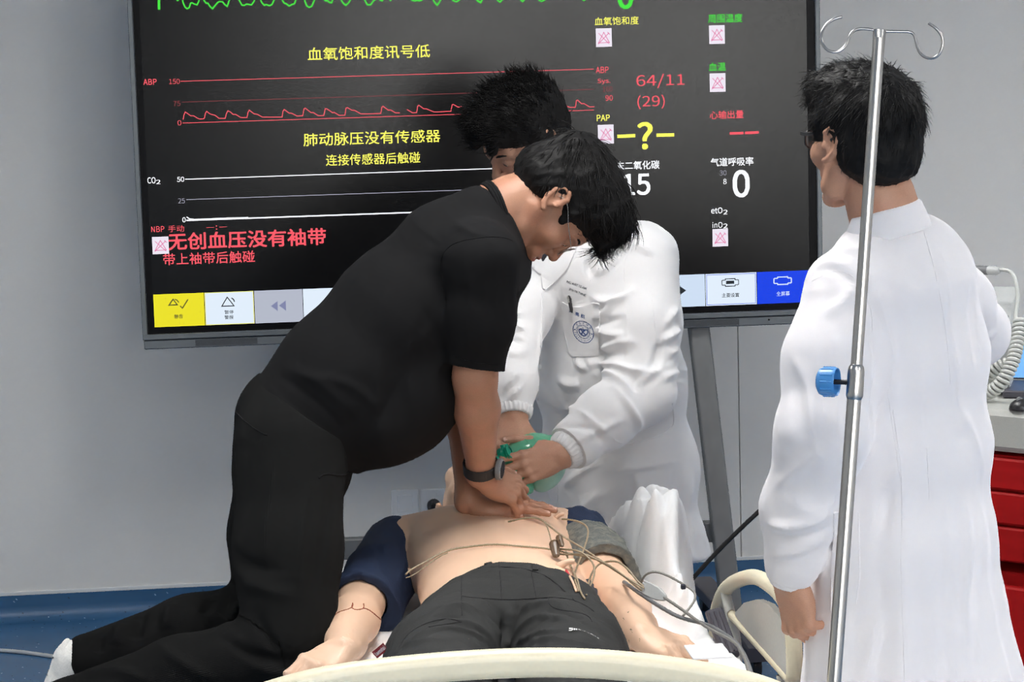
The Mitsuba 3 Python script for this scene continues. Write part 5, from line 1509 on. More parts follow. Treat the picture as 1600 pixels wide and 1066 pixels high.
# ------------------------------------------------------------------ the one in a white coat at the bed head, holding the breathing bag
p2 = thing('person', 'person in white coat leaning over the head of the bed holding the green breathing bag', 'person')
sh_l, el_l, wr_l = W(1005, 400, 5.97), W(1000, 612, 5.85), W(874, 712, 5.70)
sh_r, el_r, wr_r = W(842, 425, 6.02), W(797, 552, 5.88), W(802, 650, 5.78)
F2 = unit(-.55 * RIGHT - .80 * FWD); F2[2] = 0; F2 = unit(F2)
L2 = unit(np.cross(V(0, 0, 1), F2))                                  # the person's left
S = Shape()
S.chain([W(965, 700, 6.08), W(945, 520, 6.06), W(920, 420, 6.02)], [.05, .05, .06], .05)
S.cone(sh_l, sh_r, .055, .055, .05)
for a, b, c in ((sh_l, el_l, wr_l), (sh_r, el_r, wr_r)):
    S.chain([a, b], [.052, .044], .03)
    S.chain([b, b * .6 + c * .4, c * .94 + b * .06, c], [.044, .046, .032, .029], .02)
N0, N1 = W(903, 372, 6.02), W(838, 262, 5.94)
S.chain([N0, N1], [.070, .058], .03)
H2 = W(820, 218, 5.90)
f2 = unit(-.70 * RIGHT - .30 * FWD - .64 * UP)
u2 = unit(.80 * UP - .50 * FWD - .28 * RIGHT); u2 = unit(u2 - f2 * (u2 @ f2))
R2 = np.stack([np.cross(f2, u2), f2, u2], 1)
S2 = 1.0
P2 = head(S, H2, R2, S2)
nails2 = []
hand(S, wr_l, W(800, 738, 5.655) - wr_l, UP, unit(-FWD + .45 * UP), [(10, 48, 28), (14, 50, 30), (18, 54, 32), (24, 55, 32)], 1.6, (40, 30, 20), 1.04, nails=nails2)
hand(S, wr_r, W(793, 712, 5.72) - wr_r, RIGHT, unit(-FWD - .3 * RIGHT), (32, 38, 20), 1.0, (52, 12, 24), 1.02, nails=nails2)
skin2 = nets(S, .0032)
put('body', skin2, 'mat_skin_b', p2, True, label='hands and bowed face')
for nl in nails2:
    put('fingernail', nl, 'mat_nail', p2, True)
face_parts(p2, P2, R2, S2, 'mat_skin_b')
cap = Shape()
cap.ball((0, -.022, .062), (.090, .112, .090), .02).ball((0, .035, .105), (.075, .070, .048), .04).ball((0, -.065, .0), (.078, .062, .060), .03)
cap.cone((-.03, .085, .105), (-.035, .106, .060), .026, .013, .02).cone((.03, .085, .105), (.035, .106, .060), .026, .013, .02)
cap.ball((0, .118, -.045), (.105, .095, .092), .010, cut=True)
for e in (-1, 1):
    cap.ball((.092 * e, -.004, -.016), (.038, .028, .036), .008, cut=True)
cap.ball((-.078, -.006, .012), (.022, .030, .034), .015)
cap.plane((0, -.06, -.060), V(0, .35, -1))
hair(p2, P2, R2, S2, cap, lambda q: unit_rows((q - V(0, -.04, .02)) * (1, 1, 1.3) + V(0, .02, .03)), 5500, lambda q: .022 + .026 * np.clip((q[:, 2] - .02) / .08, 0, 1), .00075, 21, lambda q: .22 + .75 * np.clip((q[:, 2] - .075) / .05, 0, 1), .35, .20, h=.0042, rough=.012, label='short spiky black hair')
# the coat
ct = Shape()
ct.chain([W(925, 405, 6.03), W(938, 450, 6.04), W(952, 590, 6.08), W(968, 720, 6.12), W(982, 860, 6.13), W(984, 960, 6.13)], [.085, .124, .135, .139, .143, .146], .05, L2, 1.46)
ct.cone(sh_l - L2 * .04, sh_r + L2 * .04, .080, .075, .05)
hz = .455
ct.plane((0, 0, hz), (0, 0, -1))
sleeve_l = Shape().chain([sh_l + V(0, 0, .0), sh_l * .5 + el_l * .5, el_l + V(.005, 0, 0)], [.088, .094, .082], .035).chain([el_l, el_l * .55 + wr_l * .45, el_l * .18 + wr_l * .82, wr_l], [.082, .074, .056, .042], .03)
sleeve_r = Shape().chain([sh_r, sh_r * .5 + el_r * .5, el_r], [.072, .066, .062], .035).chain([el_r, el_r * .5 + wr_r * .5, wr_r], [.062, .058, .044], .03)
al, ar = unit(wr_l - el_l), unit(wr_r - el_r)
cl, cr = wr_l - al * .030, wr_r - ar * .016
gar = Garment(ct, [(sleeve_l, cl, al, cl - al * .04, cl + al * .05, .036), (sleeve_r, cr, ar, cr - ar * .04, cr + ar * .05, .036)], (N0 * .55 + N1 * .45, N1, .066), .022)
coat = nets(gar, .0046)
coat = ripple(coat, (9, 9, 6), .012, 31, False)
K = lambda l: [(780 + x / 3.555, 340 + y / 3.555) for x, y in l]
coat = wrinkle(coat, [(K(l), w, a) for l, w, a in [
    ([(520, 440), (590, 470), (660, 460), (730, 410)], .010, .012), ([(530, 570), (580, 540), (650, 480)], .010, .009), ([(520, 590), (600, 580), (680, 560)], .009, -.007),
    ([(560, 620), (630, 650), (700, 650)], .010, .010), ([(520, 700), (600, 720), (690, 690), (740, 690)], .010, .010), ([(510, 780), (580, 760), (680, 760), (750, 740)], .009, -.008),
    ([(505, 805), (580, 810), (660, 830), (760, 855), (850, 850)], .011, .014), ([(540, 870), (620, 880), (690, 930), (740, 980)], .012, .012), ([(750, 860), (755, 910), (750, 970)], .011, -.012),
    ([(850, 850), (880, 780), (890, 700)], .011, -.014), ([(760, 930), (830, 880), (900, 830)], .010, .008), ([(520, 330), (500, 270), (520, 230)], .010, -.010), ([(530, 300), (590, 280), (650, 200)], .012, .007),
    ([(600, 230), (650, 180), (690, 160)], .010, -.006), ([(700, 150), (780, 160), (850, 200)], .012, .006), ([(920, 600), (960, 540), (990, 510)], .010, .008), ([(900, 690), (960, 650), (1010, 610)], .010, .009),
    ([(940, 760), (990, 720), (1030, 690)], .010, .008), ([(930, 830), (990, 800), (1040, 760)], .009, .007), ([(900, 900), (960, 870), (1040, 850)], .010, .007), ([(980, 560), (1000, 600), (1010, 650)], .009, -.006),
    ([(430, 790), (460, 830), (500, 830)], .010, .007), ([(330, 900), (400, 930), (450, 920)], .012, .008), ([(230, 560), (220, 700), (200, 860)], .009, .006), ([(40, 640), (100, 620), (130, 630)], .009, .012),
    ([(40, 660), (90, 680), (130, 700)], .009, -.010), ([(40, 560), (90, 540), (130, 520)], .010, .009), ([(30, 740), (90, 760), (140, 740)], .012, .006), ([(30, 960), (70, 900), (100, 860)], .010, .008),
    ([(60, 1020), (90, 970), (110, 940)], .008, .008)]], 1.5)
coat = wrinkle(coat, [([(886, 640), (920, 655), (950, 680)], .010, .009), ([(880, 672), (915, 668), (940, 690)], .008, -.008), ([(905, 690), (935, 672), (965, 660)], .009, .010), ([(960, 605), (985, 640), (1000, 670)], .011, .010),
                      ([(900, 830), (915, 790), (945, 770)], .012, .005), ([(935, 800), (945, 860), (955, 890)], .012, -.006), ([(990, 740), (1010, 800), (1015, 860)], .014, .006), ([(1060, 720), (1055, 800), (1070, 860)], .014, -.006),
                      ([(880, 760), (905, 740), (935, 722)], .010, .005), ([(960, 740), (1000, 730), (1060, 720)], .009, .004), ([(1075, 640), (1080, 740), (1085, 850)], .012, .007)], 1.5)
ck = put('coat', coat, 'mat_coat', p2, True, label='white lab coat with gathered cuffs')
cuff(None, cl - al * .004, cl + al * .026, (.046, .038), 96, 'cuff', 'mat_coat', p2, 'gathered white cuff', 26, .0022)
cuff(None, cr - ar * .004, cr + ar * .020, (.045, .040), 96, 'cuff', 'mat_coat', p2, 'gathered white cuff', 26, .0022)
Q = lambda l: [(760 + x / 4.4417, 400 + y / 4.4417) for x, y in l]
patch(coat, Q([(392, 60), (430, -40), (520, -60), (640, -80), (603, 5), (560, 90), (480, 170), (388, 252), (380, 140)]), 'lapel', 'mat_coat', p2, .006, label='white lapel')
patch(coat, Q([(205, 40), (250, 10), (330, 10), (392, 60), (385, 140), (310, 70), (270, 90), (215, 120)]), 'lapel', 'mat_coat', p2, .006, label='white lapel')
put('inner_shirt', tube([at(852, 386, 5.83), at(850, 398, 5.83), at(848, 408, 5.835)], [.012, .009, .002], 10), 'mat_inner_shirt', p2, True, label='dark shirt at the neck')
pk, pm = patch(coat, Q([(512, 308), (590, 352), (660, 352), (745, 322), (790, 330), (785, 690), (600, 698), (575, 670), (540, 500)]), 'breast_pocket', 'mat_coat', p2, .0035, label='breast pocket with a blue round emblem')
seam(coat, [(957, 684), (970, 692), (1000, 690), (1046, 672), (1053, 655), (1050, 630)], .0017, 'mat_coat', 'hip_pocket_edge', ck)
for l in ([(838, 655), (841, 600), (845, 530), (847, 458)], [(873, 880), (872, 800), (870, 735)]):
    seam(coat, l, .0022, 'mat_coat', 'front_edge', ck)
for x, y in ((844, 573),):
    p, nr = pick_on(coat, x, y, False)
    put('button', lathe([(0, .003), (.006, .003), (.0065, .001), (.0065, -.002), (0, -.002)], p, nr, 20), 'mat_white_plastic', ck, 30)
for l in ([(923, 440), (921, 420), (926, 395), (938, 370), (960, 352)], [(1018, 455), (1024, 520), (1026, 560)], [(978, 400), (976, 450), (980, 520), (976, 560)]):
    seam(coat, l, .0006, 'mat_coat', 'seam', ck)
for text, x, y, w in (('NO ANT IS AN', 885, 442, .051), ('ES IN TIME', 889.5, 453.5, .043)):
    g = glyphs(text, 1.5); g = fit(g, 0, 0, w, .0062)
    print_on(coat, g, x, y, RIGHT - .33 * UP, UP + .2 * RIGHT, 1.0, 'coat_print', 'mat_print_black', ck, .0011, 'dark embroidered lettering')
g = union_all([fit(glyphs(c, 2), x, .0048 * (c == '一'), .0115, .0115 - .0095 * (c == '一')) for c, x in (('一', 0), ('亮', .018), ('航', .034))])
print_on(pm, g, 888.5, 489.5, RIGHT - .05 * UP, UP, 1.0, 'name_print', 'mat_print_blue', pk, .0006, 'dark blue embroidered characters')
ringp = lambda r, w: Point(0, 0).buffer(r + w / 2, 48).difference(Point(0, 0).buffer(r - w / 2, 48))
em = [ringp(.96, .07), ringp(.62, .045), ringp(.54, .03)]
for t in np.radians(np.arange(-160, -19, 12)):
    em.append(affinity.rotate(sbox(-.035, -.05, .035, .05), math.degrees(t) + 90, (0, 0)).buffer(0)); em[-1] = affinity.translate(em[-1], .79 * math.cos(t), .79 * math.sin(t))
for t in np.radians((140, 115, 90, 65, 40)):                                      # small marks in the rim, too blurred to read
    for o, w in ((-.07, .03), (.07, .03), (0, .02)):
        m = affinity.rotate(sbox(o - w, -.09 + abs(o), o + w, .09 - abs(o) * .5), math.degrees(t) - 90, (0, 0))
        em.append(affinity.translate(m, .79 * math.cos(t), .79 * math.sin(t)))
for t in (180, 0):
    em.append(Point(.8 * math.cos(math.radians(t)), .0).buffer(.07, 8))
em += [Point(-.04, .36).buffer(.055, 10), LineString([(-.40, .06), (-.36, .16), (-.26, .18), (-.10, .05), (.08, -.10), (.24, -.26)]).buffer(.06), LineString([(-.22, .22), (-.05, .20), (.12, .22), (.28, .26), (.40, .24), (.44, .08), (.36, -.12), (.16, -.34)]).buffer(.055),
       LineString([(.14, .18), (-.02, .0), (-.16, -.22)]).buffer(.07), LineString([(-.40, .06), (-.36, -.14), (-.22, -.28), (.02, -.36), (.16, -.34)]).buffer(.06)]
print_on(pm, union_all(em), 911.4, 518.6, RIGHT - .02 * UP, UP, .0300, 'emblem', 'mat_print_blue', pk, .0006, 'dark blue round emblem')
legs_below(p2, [W(945, 800, 6.12), W(1010, 800, 6.15)], [V(.66, 6.10, 0), V(.86, 6.14, 0)], 'mat_trousers', front=V(-.4, -.9, 0))
pen = thing('pen', 'black pen in the breast pocket of the white coat', 'pen')
pp, nr = pick_on(coat, 893, 476, False)
a, b = pp + nr * .007 + UP * .026 - RIGHT * .004, pp + nr * .006 - UP * .018 + RIGHT * .003
put('barrel', tube([a, a * .9 + b * .1, b * .85 + a * .15, b], [.0030, .0045, .0045, .0015], 14), 'mat_black_plastic', pen, 40)
put('clip', tube([a + nr * .0055 - UP * .002, a * .6 + b * .4 + nr * .0058], .0014, 8), 'mat_steel', pen, True, label='pale shiny clip')

# ------------------------------------------------------------------ the breathing bag over the face of the manikin
bag = thing('breathing_bag', 'green translucent breathing bag held over the manikin face', 'breathing bag')
bc = W(823, 716, 5.72)
bx = unit(.80 * RIGHT + .50 * UP + .30 * FWD)
by = unit(np.cross(bx, FWD)); bz = np.cross(bx, by)
B = Shape().ball(bc, (.072, .052, .052), .01, np.stack([bx, by, bz], 1)).cone(bc + bx * .045, bc + bx * .076, .030, .012, .03).cone(bc - bx * .05, bc - bx * .075, .026, .017, .02)
shell = nets(B, .003)
put('bag', shell, 'mat_bag_green', bag, True, label='translucent green bag')
for o in (.012, .030):
    t = np.linspace(0, 2 * math.pi, 49)
    rr = .0525 * math.sqrt(max(0, 1 - (o / .072) ** 2))
    put('rib', tube(np.array([bc + bx * o + by * rr * math.cos(a) + bz * rr * math.sin(a) for a in t]), .0014, 6, False), 'mat_bag_green', bag, True)
vc = W(789, 709, 5.665)
vx = unit(RIGHT * .75 + UP * .35 - FWD * .3)
put('valve', lathe([(0, -.014), (.010, -.014), (.0125, -.011), (.0125, -.006), (.0155, -.005), (.0155, .004), (.012, .005), (.012, .012), (0, .012)], vc, vx, 28), 'mat_valve_green', bag, 30, label='dark green valve')
put('valve_port', lathe([(0, 0), (.008, 0), (.0095, .004), (.0095, .014), (0, .014)], vc + UP * .008, unit(UP - .2 * RIGHT), 20), 'mat_valve_green', bag, 30)
v2 = W(774, 722, 5.655)
put('mask_connector', lathe([(0, -.012), (.011, -.012), (.013, -.008), (.013, .006), (.010, .010), (0, .010)], v2, unit(-RIGHT * .6 + UP * .5), 24), 'mat_valve_green', bag, 30)
for k in range(6):
    c = vc + vx * (-.012 + .005 * k)
    put('valve_fin', lathe([(.0125, -.0008), (.0168, -.0008), (.0168, .0008), (.0125, .0008)], c, vx, 24), 'mat_valve_green', bag, 30)
mk = W(802, 768, 5.72)
mask = Shape().ball(mk + V(0, 0, .01), (.050, .060, .040), .02)
mask.ball(mk - V(0, 0, .01), (.046, .056, .045), .004, cut=True)
put('face_mask', nets(mask, .0035), 'mat_bag_green', bag, True, label='clear green face mask')
rs_ = W(858, 742, 5.74)
RV = Shape().ball(rs_, (.030, .050, .040), .01, np.stack([unit(.6 * RIGHT - .5 * UP), unit(.5 * RIGHT + .7 * UP), FWD], 1))
put('reservoir', nets(RV, .003), 'mat_reservoir', bag, True, label='pale mint reservoir')

# ------------------------------------------------------------------ the one in a white coat standing on the right, seen from behind
p3 = thing('person', 'person in white coat and dark glasses seen from behind, standing behind the drip pole', 'person')
YC = 4.27
al3 = math.radians(58)
F3 = unit(-math.cos(al3) * unit(RIGHT * (1, 1, 0)) + math.sin(al3) * unit(FWD * (1, 1, 0)))
RT3 = unit(np.cross(F3, V(0, 0, 1)))                                     # the person's right
sh_l, el_l, wr_l = W(1318, 447, YC - .04), W(1284, 680, YC - .12), W(1232, 906, YC - .05)
sh_r, el_r, wr_r = W(1464, 422, YC + .06), W(1524, 520, YC + .22), W(1455, 560, YC + .42)
S = Shape()
S.chain([W(1420, 760, YC), W(1410, 560, YC), W(1400, 420, YC)], [.05, .05, .06], .05)
S.cone(sh_l, sh_r, .05, .05, .05)
for a, b, c in ((sh_l, el_l, wr_l), (sh_r, el_r, wr_r)):
    S.chain([a, b], [.05, .043], .03)
    S.chain([b, b * .6 + c * .4, c * .94 + b * .06, c], [.043, .044, .030, .027], .02)
N0, N1 = W(1392, 372, YC - .01), W(1362, 262, YC + .0)
S.chain([N0, N0 * .5 + N1 * .5, N1], [.068, .056, .056], .03)
H3 = W(1347, 226, YC + .01)
a3 = math.radians(63)
f3 = unit(-math.cos(a3) * RIGHT + math.sin(a3) * unit(FWD * (1, 1, 0)) + .06 * V(0, 0, 1))
u3 = unit(V(0, 0, 1) + .02 * RIGHT); u3 = unit(u3 - f3 * (u3 @ f3))
R3 = np.stack([np.cross(f3, u3), f3, u3], 1)
S3 = 0.95
P3 = head(S, H3, R3, S3)
nails3 = []
hand(S, wr_l, W(1243, 955, YC - .05) - wr_l, unit(FWD * .8 - .50 * RIGHT), unit(-RIGHT * .8 - FWD * .6), [(50, 26, 12), (58, 28, 12), (66, 30, 14), (76, 32, 14)], 1.1, (18, 50, 10), 1.04, nails=nails3)
hand(S, wr_r, W(1400, 575, YC + .46) - wr_r, V(0, 0, 1), F3, (30, 30, 20), .8, (30, 20, 10), .96)
skin3 = nets(S, .0032)
put('body', skin3, 'mat_skin_c', p3, True, label='face turned away to the left, neck and hanging left hand')
for nl in nails3:
    put('fingernail', nl, 'mat_nail', p3, True)
face_parts(p3, P3, R3, S3, 'mat_skin_c')
cap = Shape()
cap.ball((0, -.022, .060), (.094, .116, .092), .02).ball((0, .040, .100), (.080, .075, .050), .04).ball((0, -.060, -.012), (.080, .068, .062), .035)
cap.cone((-.045, .085, .105), (-.046, .096, .072), .026, .013, .02).cone((.03, .085, .105), (.035, .108, .068), .026, .013, .02).cone((-.080, .028, .045), (-.075, .030, .012), .016, .007, .015)
cap.ball((0, .120, -.045), (.110, .092, .095), .010, cut=True)
for e in (-1, 1):
    cap.ball((.094 * e, .002, -.020), (.036, .030, .038), .008, cut=True)
cap.plane((0, -.06, -.066), V(0, .30, -1))
hair(p3, P3, R3, S3, cap, lambda q: unit_rows((q - V(.01, -.075, .13)) * (1, 1, .9) + V(0, .01, -.02)), 6500, lambda q: .016 + .024 * np.clip((q[:, 2] + .02) / .09, 0, 1), .00062, 31, .30, .55, .22, gravity=.25, keep=lambda q, n: (np.linalg.norm((q - V(-.078, -.012, .0)) * (1, 1, .8), axis=1) > .036) & ~((q[:, 1] > .05) & (q[:, 2] < .055)), h=.0042, rough=.014, label='short thick black hair')
# coat
ct = Shape()
ct.chain([W(1397, 390, YC), W(1404, 445, YC), W(1416, 560, YC + .02), W(1418, 700, YC + .02), W(1412, 850, YC + .02), W(1414, 985, YC + .03), W(1424, 1100, YC + .03), W(1424, 1200, YC + .03)], [.072, .104, .118, .119, .131, .147, .168, .178], .05, RT3, 1.30)
ct.cone(sh_l + RT3 * .06 + V(0, 0, .01), sh_r - RT3 * .03 + V(0, 0, .012), .062, .062, .05)
ct.plane((0, 0, .46), (0, 0, -1))
sl3 = Shape().chain([sh_l + V(0, 0, -.01), sh_l * .5 + el_l * .5, el_l], [.072, .083, .080], .04).chain([el_l, el_l * .5 + wr_l * .5 + V(-.008, 0, 0), el_l * .16 + wr_l * .84, wr_l], [.080, .066, .046, .034], .03)
sr3 = Shape().chain([sh_r + V(0, 0, -.015), sh_r * .5 + el_r * .5, el_r], [.062, .064, .060], .04).chain([el_r, wr_r], [.064, .045], .03)
a_l, a_r = unit(wr_l - el_l), unit(wr_r - el_r)
cl, cr = wr_l - a_l * .004, wr_r - a_r * .02
gar = Garment(ct, [(sl3, cl, a_l, cl - a_l * .05, cl + a_l * .05, .0315), (sr3, cr, a_r, cr - a_r * .04, cr + a_r * .05, .033)], (N0 * .55 + N1 * .45, N1, .060), .018)
coat3 = nets(gar, .0048)
coat3 = ripple(coat3, (7, 7, 2.5), .012, 41, False)
# long soft vertical folds of the skirt
v = np.asarray(coat3.vertices)
ang = np.arctan2(v[:, 1] - W(1420, 900, YC)[1], v[:, 0] - W(1420, 900, YC)[0])
low = np.clip((1.05 - v[:, 2]) / .5, 0, 1)
coat3 = moved(coat3, low * (.009 * np.sin(ang * 6 + 1.5 * np.sin(ang * 3)) + .003 * np.sin(ang * 17 + 2 + np.sin(ang * 5))))
coat3 = wrinkle(coat3, [([(1362, 520), (1372, 600), (1362, 665)], .013, -.016), ([(1366, 440), (1385, 520), (1388, 600), (1370, 680)], .014, .012), ([(1400, 370), (1412, 480), (1420, 600)], .018, .006), ([(1430, 500), (1440, 600), (1445, 720)], .018, .006),
                        ([(1465, 380), (1480, 470), (1490, 560), (1500, 660)], .014, .006), ([(1500, 640), (1520, 680), (1535, 740)], .012, .006), ([(1520, 450), (1522, 520), (1528, 570)], .010, -.012), ([(1530, 545), (1545, 525), (1555, 512)], .010, .007),
                        ([(1240, 560), (1262, 600), (1268, 680)], .013, .006), ([(1300, 520), (1306, 600), (1300, 690)], .013, .006), ([(1275, 560), (1270, 640), (1285, 720)], .014, .006), ([(1215, 760), (1245, 735), (1290, 690)], .012, .007),
                        ([(1200, 818), (1240, 822), (1300, 800)], .010, .014), ([(1202, 835), (1250, 842), (1300, 822)], .010, -.010), ([(1206, 868), (1240, 862), (1280, 845)], .009, .010), ([(1230, 780), (1280, 800), (1310, 770)], .011, .006),
                        ([(1340, 430), (1320, 470), (1290, 490)], .012, .006), ([(1270, 430), (1300, 420), (1330, 440), (1350, 470)], .011, -.008), ([(1290, 400), (1320, 390), (1345, 395)], .011, .006), ([(1385, 760), (1405, 720), (1400, 690)], .012, .006),
                        ([(1395, 765), (1385, 800), (1380, 830)], .012, -.008), ([(1440, 820), (1445, 920), (1450, 1060)], .016, .006), ([(1508, 780), (1512, 900), (1508, 1060)], .013, .010), ([(1525, 800), (1520, 920), (1522, 1060)], .012, -.008), ([(1380, 950), (1365, 1000), (1355, 1060)], .013, .007)])
ck = put('coat', coat3, 'mat_coat_cool', p3, True, label='white lab coat seen from behind')
cuff(None, cl - a_l * .030, cl + a_l * .012, (.0375, .0335), 72, 'cuff', 'mat_coat_cool', p3, 'white cuff', 3, .0006)
# stand collar, folded over
ax = unit(N1 - N0); cc = N0 + (N1 - N0) * .20
s1 = unit(np.cross(ax, F3)); s2 = np.cross(s1, ax)
if s2 @ F3 < 0:
    s2 = -s2
rows = []
for t in np.linspace(math.radians(-235), math.radians(55), 70):
    o = s1 * math.cos(t) + s2 * math.sin(t); fr = max(0, s2 @ o)
    b = cc - ax * (.012 + .065 * fr) + s2 * .006
    rows.append([b + o * .068 + ax * .0, b + o * .066 + ax * .036, b + o * .0690 + ax * .0405, b + o * .0735 + ax * .036, b + o * .082 - ax * .012, b + o * .078 - ax * .012])
n = 6; v = np.array(rows).reshape(-1, 3)
i, j = np.meshgrid(np.arange(len(rows) - 1), np.arange(n), indexing='ij')
q = np.stack([i * n + j, i * n + (j + 1) % n, (i + 1) * n + (j + 1) % n, (i + 1) * n + j], -1).reshape(-1, 4)
put('collar', trimesh.Trimesh(v, np.vstack([q[:, [0, 1, 2]], q[:, [0, 2, 3]]]), process=False), 'mat_coat_cool', p3, 50, label='folded white collar')
for l in ([(1395, 640), (1404, 700), (1409, 760), (1408, 860), (1410, 960), (1413, 1066)], [(1388, 620), (1398, 690), (1408, 758)], [(1300, 380), (1318, 362), (1345, 355)], [(1268, 440), (1292, 428), (1320, 425), (1350, 455), (1362, 520)], [(1437, 345), (1462, 430), (1478, 520), (1485, 600)], [(1448, 700), (1452, 780)]):
    seam(coat3, l, .0006, 'mat_coat_cool', 'seam', ck)
patch(coat3, [(1336, 800), (1342, 800), (1344, 900), (1338, 945), (1322, 962), (1300, 960), (1302, 800)], 'side_pocket', 'mat_coat_cool', p3, .003, label='side pocket')
legs_below(p3, [W(1360, 1150, YC + .03), W(1470, 1150, YC + .05)], [V(1.02, 4.28, 0), V(1.20, 4.36, 0)], 'mat_trousers', front=F3)
# dark framed glasses
gl = thing('glasses', 'black plastic framed glasses on the face of the standing person at right', 'glasses')
for e in (-1, 1):
    rim = []
    for t in np.linspace(0, 2 * math.pi, 41):
        c, s_ = math.cos(t), math.sin(t)
        rim.append(P3(.0345 * e + .0255 * np.sign(c) * abs(c) ** .7, .112 - .010 * abs(.0345 * e + .0255 * c) / .06, .002 + .0185 * np.sign(s_) * abs(s_) ** .75))
    put('rim', tube(rim, .0019, 8, False), 'mat_black_plastic', gl, True, label='black rim')
    c = np.mean(rim[:-1], 0)
    put('lens', trimesh.Trimesh([c] + rim[:-1], [(0, i + 1, (i + 1) % 40 + 1) for i in range(40)], process=False), 'mat_lens', gl, True)
    tp = spline([P3(.0615 * e, .104, .013), P3(.073 * e, .098, .014), P3(.078 * e, .06, .016), P3(.082 * e, .01, .022), P3(.084 * e, -.022, .012)], 26)
    put('temple', sweep(tp, ring(.0012, .0035, .001, 3), u3), 'mat_black_plastic', gl, 40, label='black temple arm')
put('bridge', tube(spline([P3(-.010, .111, .010), P3(0, .115, .012), P3(.010, .111, .010)], 10), .0018, 8), 'mat_black_plastic', gl, True)

# ------------------------------------------------------------------ red crash cart on the right, with what stands on it
cart = thing('crash_cart', 'red medical drawer cart with grey plastic top, behind the white coat at the right edge', 'cart')
CU, CN = unit(V(0.70, -0.71, 0)), unit(V(-0.71, -0.70, 0))   # along its front, and out of its front
ORG = at(1541, 625, 5.0); ORG[2] = 1.005


def cart_box(u0, u1, n0, n1, z0, z1, bevel=.003):
    """A box in the cart's own directions: along the front, out of the front, up."""
    m = box(u0, u1, n0, n1, z0, z1, bevel)
    v = np.asarray(m.vertices)
    v = V(ORG[0], ORG[1], 0) + v[:, :1] * CU + v[:, 1:2] * CN + v[:, 2:] * V(0, 0, 1)
    m = trimesh.Trimesh(v, m.faces, process=False)
    if m.volume < 0:
        m.invert()
    return m


CW0, CW1 = -0.27, 0.30
put('body', join(cart_box(CW0, CW1, -.46, -.012, .12, .664), cart_box(CW0, CW1, -.46, -.40, .660, .694), cart_box(CW0, CW1, -.46, -.012, .690, .908)), 'mat_red', cart)
put('top', cart_box(CW0 - .02, CW1 + .02, -.48, .012, .918, 1.005, .012), 'mat_cart_grey', cart, label='grey speckled plastic top')
for z0, z1, out in ((.84, .905, 0), (.768, .834, 0), (.690, .762, 0), (.47, .664, .10), (.28, .464, 0), (.15, .274, 0)):
    u1 = .165 if out else CW1
    d = put('drawer', cart_box(CW0 + .012, u1, -.012 + out, .010 + out, z0, z1, .004), 'mat_red', cart)
    if out:
        for u in (CW0 + .03, u1 - .04):
            put('side', cart_box(u, u + .01, -.3, -.012 + out, z0 + .02, z1 - .02, 0), 'mat_grey_plastic', d)
    else:
        put('lock', lathe([(0, .0015), (.006, .0015), (.007, 0), (0, 0)], V(ORG[0], ORG[1], (z0 + z1) / 2) + CU * .10 + CN * .010, CN, 18), 'mat_red', d, 30)
for u in (CW0 + .05, CW1 - .05):
    for n in (-.42, -.06):
        c = V(ORG[0], ORG[1], 0) + u * CU + n * CN
        put('caster', join(lathe([(0, -.015), (.04, -.015), (.05, -.01), (.05, .01), (.04, .015), (0, .015)], c + (0, 0, .05), CU, 24), tube([c + (0, 0, .06), c + (0, 0, .125)], .012, 10)), 'mat_dark_plastic', cart, 40)
TZ = 1.005


def top_at(px, py, z):
    d = at(px, py, 1.0) - CAM
    return CAM + d * (z - CAM[2]) / d[2]


# defibrillator, mostly hidden by the coat: sloping grey housing, paddle, handle
dfb = thing('defibrillator', 'grey defibrillator with a paddle and coiled cord on top of the red cart', 'defibrillator')
prof = Polygon([(-.15, 0), (.13, 0), (.15, .02), (.15, .10), (.09, .185), (-.15, .20)]).buffer(-.01).buffer(.01)
m = extrude(prof, .34)
c = at(1462, 560, 5.34)
e1, e2 = unit(V(.93, -.36, 0)), unit(V(-.36, -.93, 0))
v = np.asarray(m.vertices); v = V(c[0], c[1], TZ + .002) + (v[:, 2:] - .17) * e1 + v[:, :1] * e2 + v[:, 1:2] * V(0, 0, 1)
m = trimesh.Trimesh(v, m.faces, process=False)
if m.volume < 0:
    m.invert()
put('housing', m, 'mat_grey_plastic', dfb, 30)
for t in (.15, .35, .55, .75):
    s0 = V(c[0], c[1], TZ + .105 + .078 * t) + e2 * (.151 - .06 * t) + e1 * .03
    put('slot', tube([s0, s0 + e1 * .135], .003, 6), 'mat_dark_grey', dfb, True)
h0, h1 = at(1500, 421.5, 5.22), at(1556, 423, 5.16)
put('paddle_handle', tube([h0, h0 * .2 + h1 * .8], .0098, 20), 'mat_dark_grey', dfb, 40, label='dark grey round handle')
put('handle_end', tube([h0 * .2 + h1 * .8, h1, h1 + unit(h1 - h0) * .009], [.0098, .0098, .006], 20), 'mat_grey_plastic', dfb, 40)
pd = at(1565, 523, 5.13)
put('paddle', lathe([(0, .012), (.010, .012), (.0125, .008), (.0125, -.012), (0, -.012)], pd, unit(-FWD * .6 + RIGHT * .8), 30), 'mat_grey_plastic', dfb, 40)
scene[list(scene)[-1]] = ply(join(box(-.0125, .0125, -.012, .012, -.022, .022, .008).apply_transform(trimesh.geometry.align_vectors([0, 1, 0], unit(FWD + .5 * RIGHT))).apply_translation(pd)), 'mat_grey_plastic', 40)
put('paddle_stem', tube(spline([pd + (0, 0, -.018), at(1562, 545, 5.13), at(1560, 558, 5.13)], 10), [.0065] * 4 + [.005] * 6, 12), 'mat_grey_plastic', dfb, True)
put('cord', tube(spline([h1, at(1571, 422, 5.15), at(1582, 428, 5.14), at(1588, 445, 5.13), at(1590, 470, 5.12), at(1587, 492, 5.11), at(1592, 502, 5.1)], 40), .0042, 10), 'mat_coil', dfb, True)


